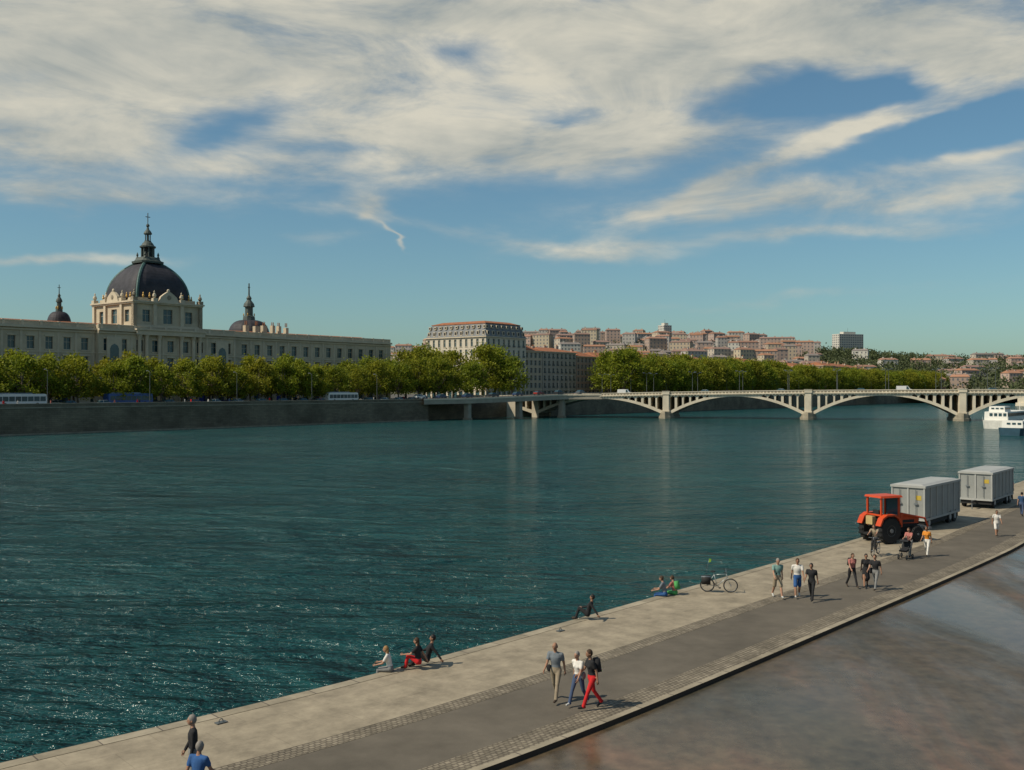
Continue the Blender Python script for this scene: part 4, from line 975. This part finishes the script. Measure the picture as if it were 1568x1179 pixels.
bp=lambda m_:('box',(0,-.19,.33),(.13,.09,.19),m_)
person('standing_man',-7.35,23.0,110,1.78,'stand',1,BLK,GRY,HG,SK,sleeve=1)
person('walking_man',-6.75,21.4,-20,1.72,'walk',1,BLU,JEA,HG,SK2)
person('walking_man',1.31,29.7,NRW+20,1.77,'walk',1,GRB,KHA,HG,SK2,bald=True,extra=[('strap',(.12,.06,.06),(-.14,.0,.47),BLK),('ell',(.2,.02,.02),(.09,.05,.11),BLK)])
person('walking_woman',1.95,29.25,NRW,1.62,'walk',-1,WHT,JEA,HG,SK,female=True,shoes=WSH,extra=[('ell',(-.2,.0,.05),(.07,.1,.13),GRY)])
person('walking_woman',2.32,28.95,NRW-30,1.74,'walk',1,BLK,RED,HB,SK2,female=True,shoes=BLK,extra=[bp(BLK)])
person('seated_woman',-4.0,32.75,WAT+35,1.6,'edge',1,WHT,GRY,HL,SK,female=True,longh=True)
person('seated_woman',-3.1,33.0,WAT+30,1.65,'ground',1,BLK,RED,HB,SK,female=True,longh=True)
person('seated_man',-2.85,33.45,WAT+45,1.74,'recline',1,BLK,BLK,HK,SK2,sleeve=1)
person('seated_man',3.05,40.1,WAT+25,1.72,'recline',1,BLK,BLK,HK,SK2,sleeve=1)
person('seated_man',6.85,44.6,WAT+20,1.72,'edge',1,GRB,BLU,HB,SK); person('seated_woman',7.35,44.95,WAT,1.62,'edge',1,PNK,GRN,HB,SK,female=True,extra=[bp(GRN)])
person('walking_man',11.8,44.3,NRW+45,1.78,'walk',1,TEA,KHA,HG,SK,shorts=True,shoes=WSH,extra=[('strap',(.12,.1,.1),(-.14,.03,.47),BLK)])
person('walking_man',12.72,44.4,NRW+30,1.76,'walk',-1,WHT,BLU,HB,SK2,shorts=True,shoes=WSH)
person('walking_man',13.12,43.6,NRW+10,1.68,'walk',1,BLK,BLK,HK,SK2,shoes=BLK)
person('walking_woman',15.9,46.6,NRW+50,1.62,'walk',1,PNK,BLK,HB,SK,female=True,longh=True,extra=[bp(BLK)])
person('walking_woman',16.55,46.6,NRW+30,1.60,'walk',-1,BLK,BLK,HK,SK2,female=True,skirt=True); person('walking_man',16.75,45.9,NRW,1.68,'walk',1,BLK,GRY,HB,SK,extra=[('ell',(.22,0,0),(.08,.12,.15),BLK)])
person('cyclist',20.25,55.5,NRW+5,1.72,'cycle',1,KHA,BLK,HB,SK,z=QZ+.0); bicycle(20.25,55.5,R(NRW+95),cl('bk',(.03,.03,.03)))
person('walking_woman',21.95,55.0,NRW,1.66,'push',1,PNK,GRY,HB,SK,female=True)
person('walking_woman',23.0,55.2,NRW,1.68,'walk',1,ORA,WHT,HB,SK2,female=True)
person('walking_man',30.5,62.7,NRW+30,1.66,'walk',-1,WHT,WHT,HB,SK2,shorts=True)
person('standing_man',41.8,83.5,160,1.75,'stand',1,RED,BLK,HK,SK); person('walking_man',37.2,72.7,-40,1.75,'walk',1,NAV,JEA,HK,SK)
def stroller(x,y,rot):
    mb=MB(); f=M_lamp; b=BLK
    for wx,wy in((-.25,-.3),(-.25,.3),(.4,-.22),(.4,.22)): mb.torus((wx,wy,.13),.11,.025,M_blk,14,5); mb.cyl((wx,wy-.03,.13),(wx,wy+.03,.13),.05,.05,M_steel,8)
    for yy in(-.24,.24):
        mb.cyl((-.25,yy,.13),(.2,yy,.7),.015,.015,f,6); mb.cyl((.4,yy,.13),(-.45,yy,1.02),.015,.015,f,6)
    mb.cyl((-.45,-.24,1.02),(-.45,.24,1.02),.02,.02,M_blk,6)
    mb.prism([(-.15,.45),(.35,.4),(.42,.5),(.0,.56),(-.2,.95),(-.3,.9)],-.2,.2,b)
    for i in range(5):
        a0,a1=R(20+i*22),R(42+i*22); p=lambda a:(-.05-.32*math.cos(a)*1.0+.1,.72+.32*math.sin(a)); x0,z0=p(a0);x1,z1=p(a1); mb.quad((x0,-.23,z0),(x0,.23,z0),(x1,.23,z1),(x1,-.23,z1),b)
    mb.build('baby_stroller',TR(x,y,QZ,rot))
stroller(21.5,54.45,R(NRW+90))

mb=MB(); rq=random.Random(4)
for i in range(26):
    x,y=bk(rq.uniform(-30,150),rq.choice((1.6,2.0,12.5))); c=rq.choice((BLK,WHT,RED,NAV,KHA,PNK)); mb.X=TR(x,y,WZ,rq.uniform(0,6))
    mb.lathe(0,0,[(.1,.75),(.17,.95),(.14,1.1),(.2,1.4),(.06,1.5)],c,8,2,1,.6)
    for q in(-1,1): mb.cyl((q*.09,0,.85),(q*.09,q*.15,.03),.085,.05,JEA,6); mb.cyl((q*.2,0,1.4),(q*.24,-q*.08,.85),.05,.035,c,6)
    mb.ell((0,0,1.63),(.08,.1,.12),HB,8,6); mb.X=None
mb.build('distant_pedestrians')
print('objects',len(bpy.data.objects))
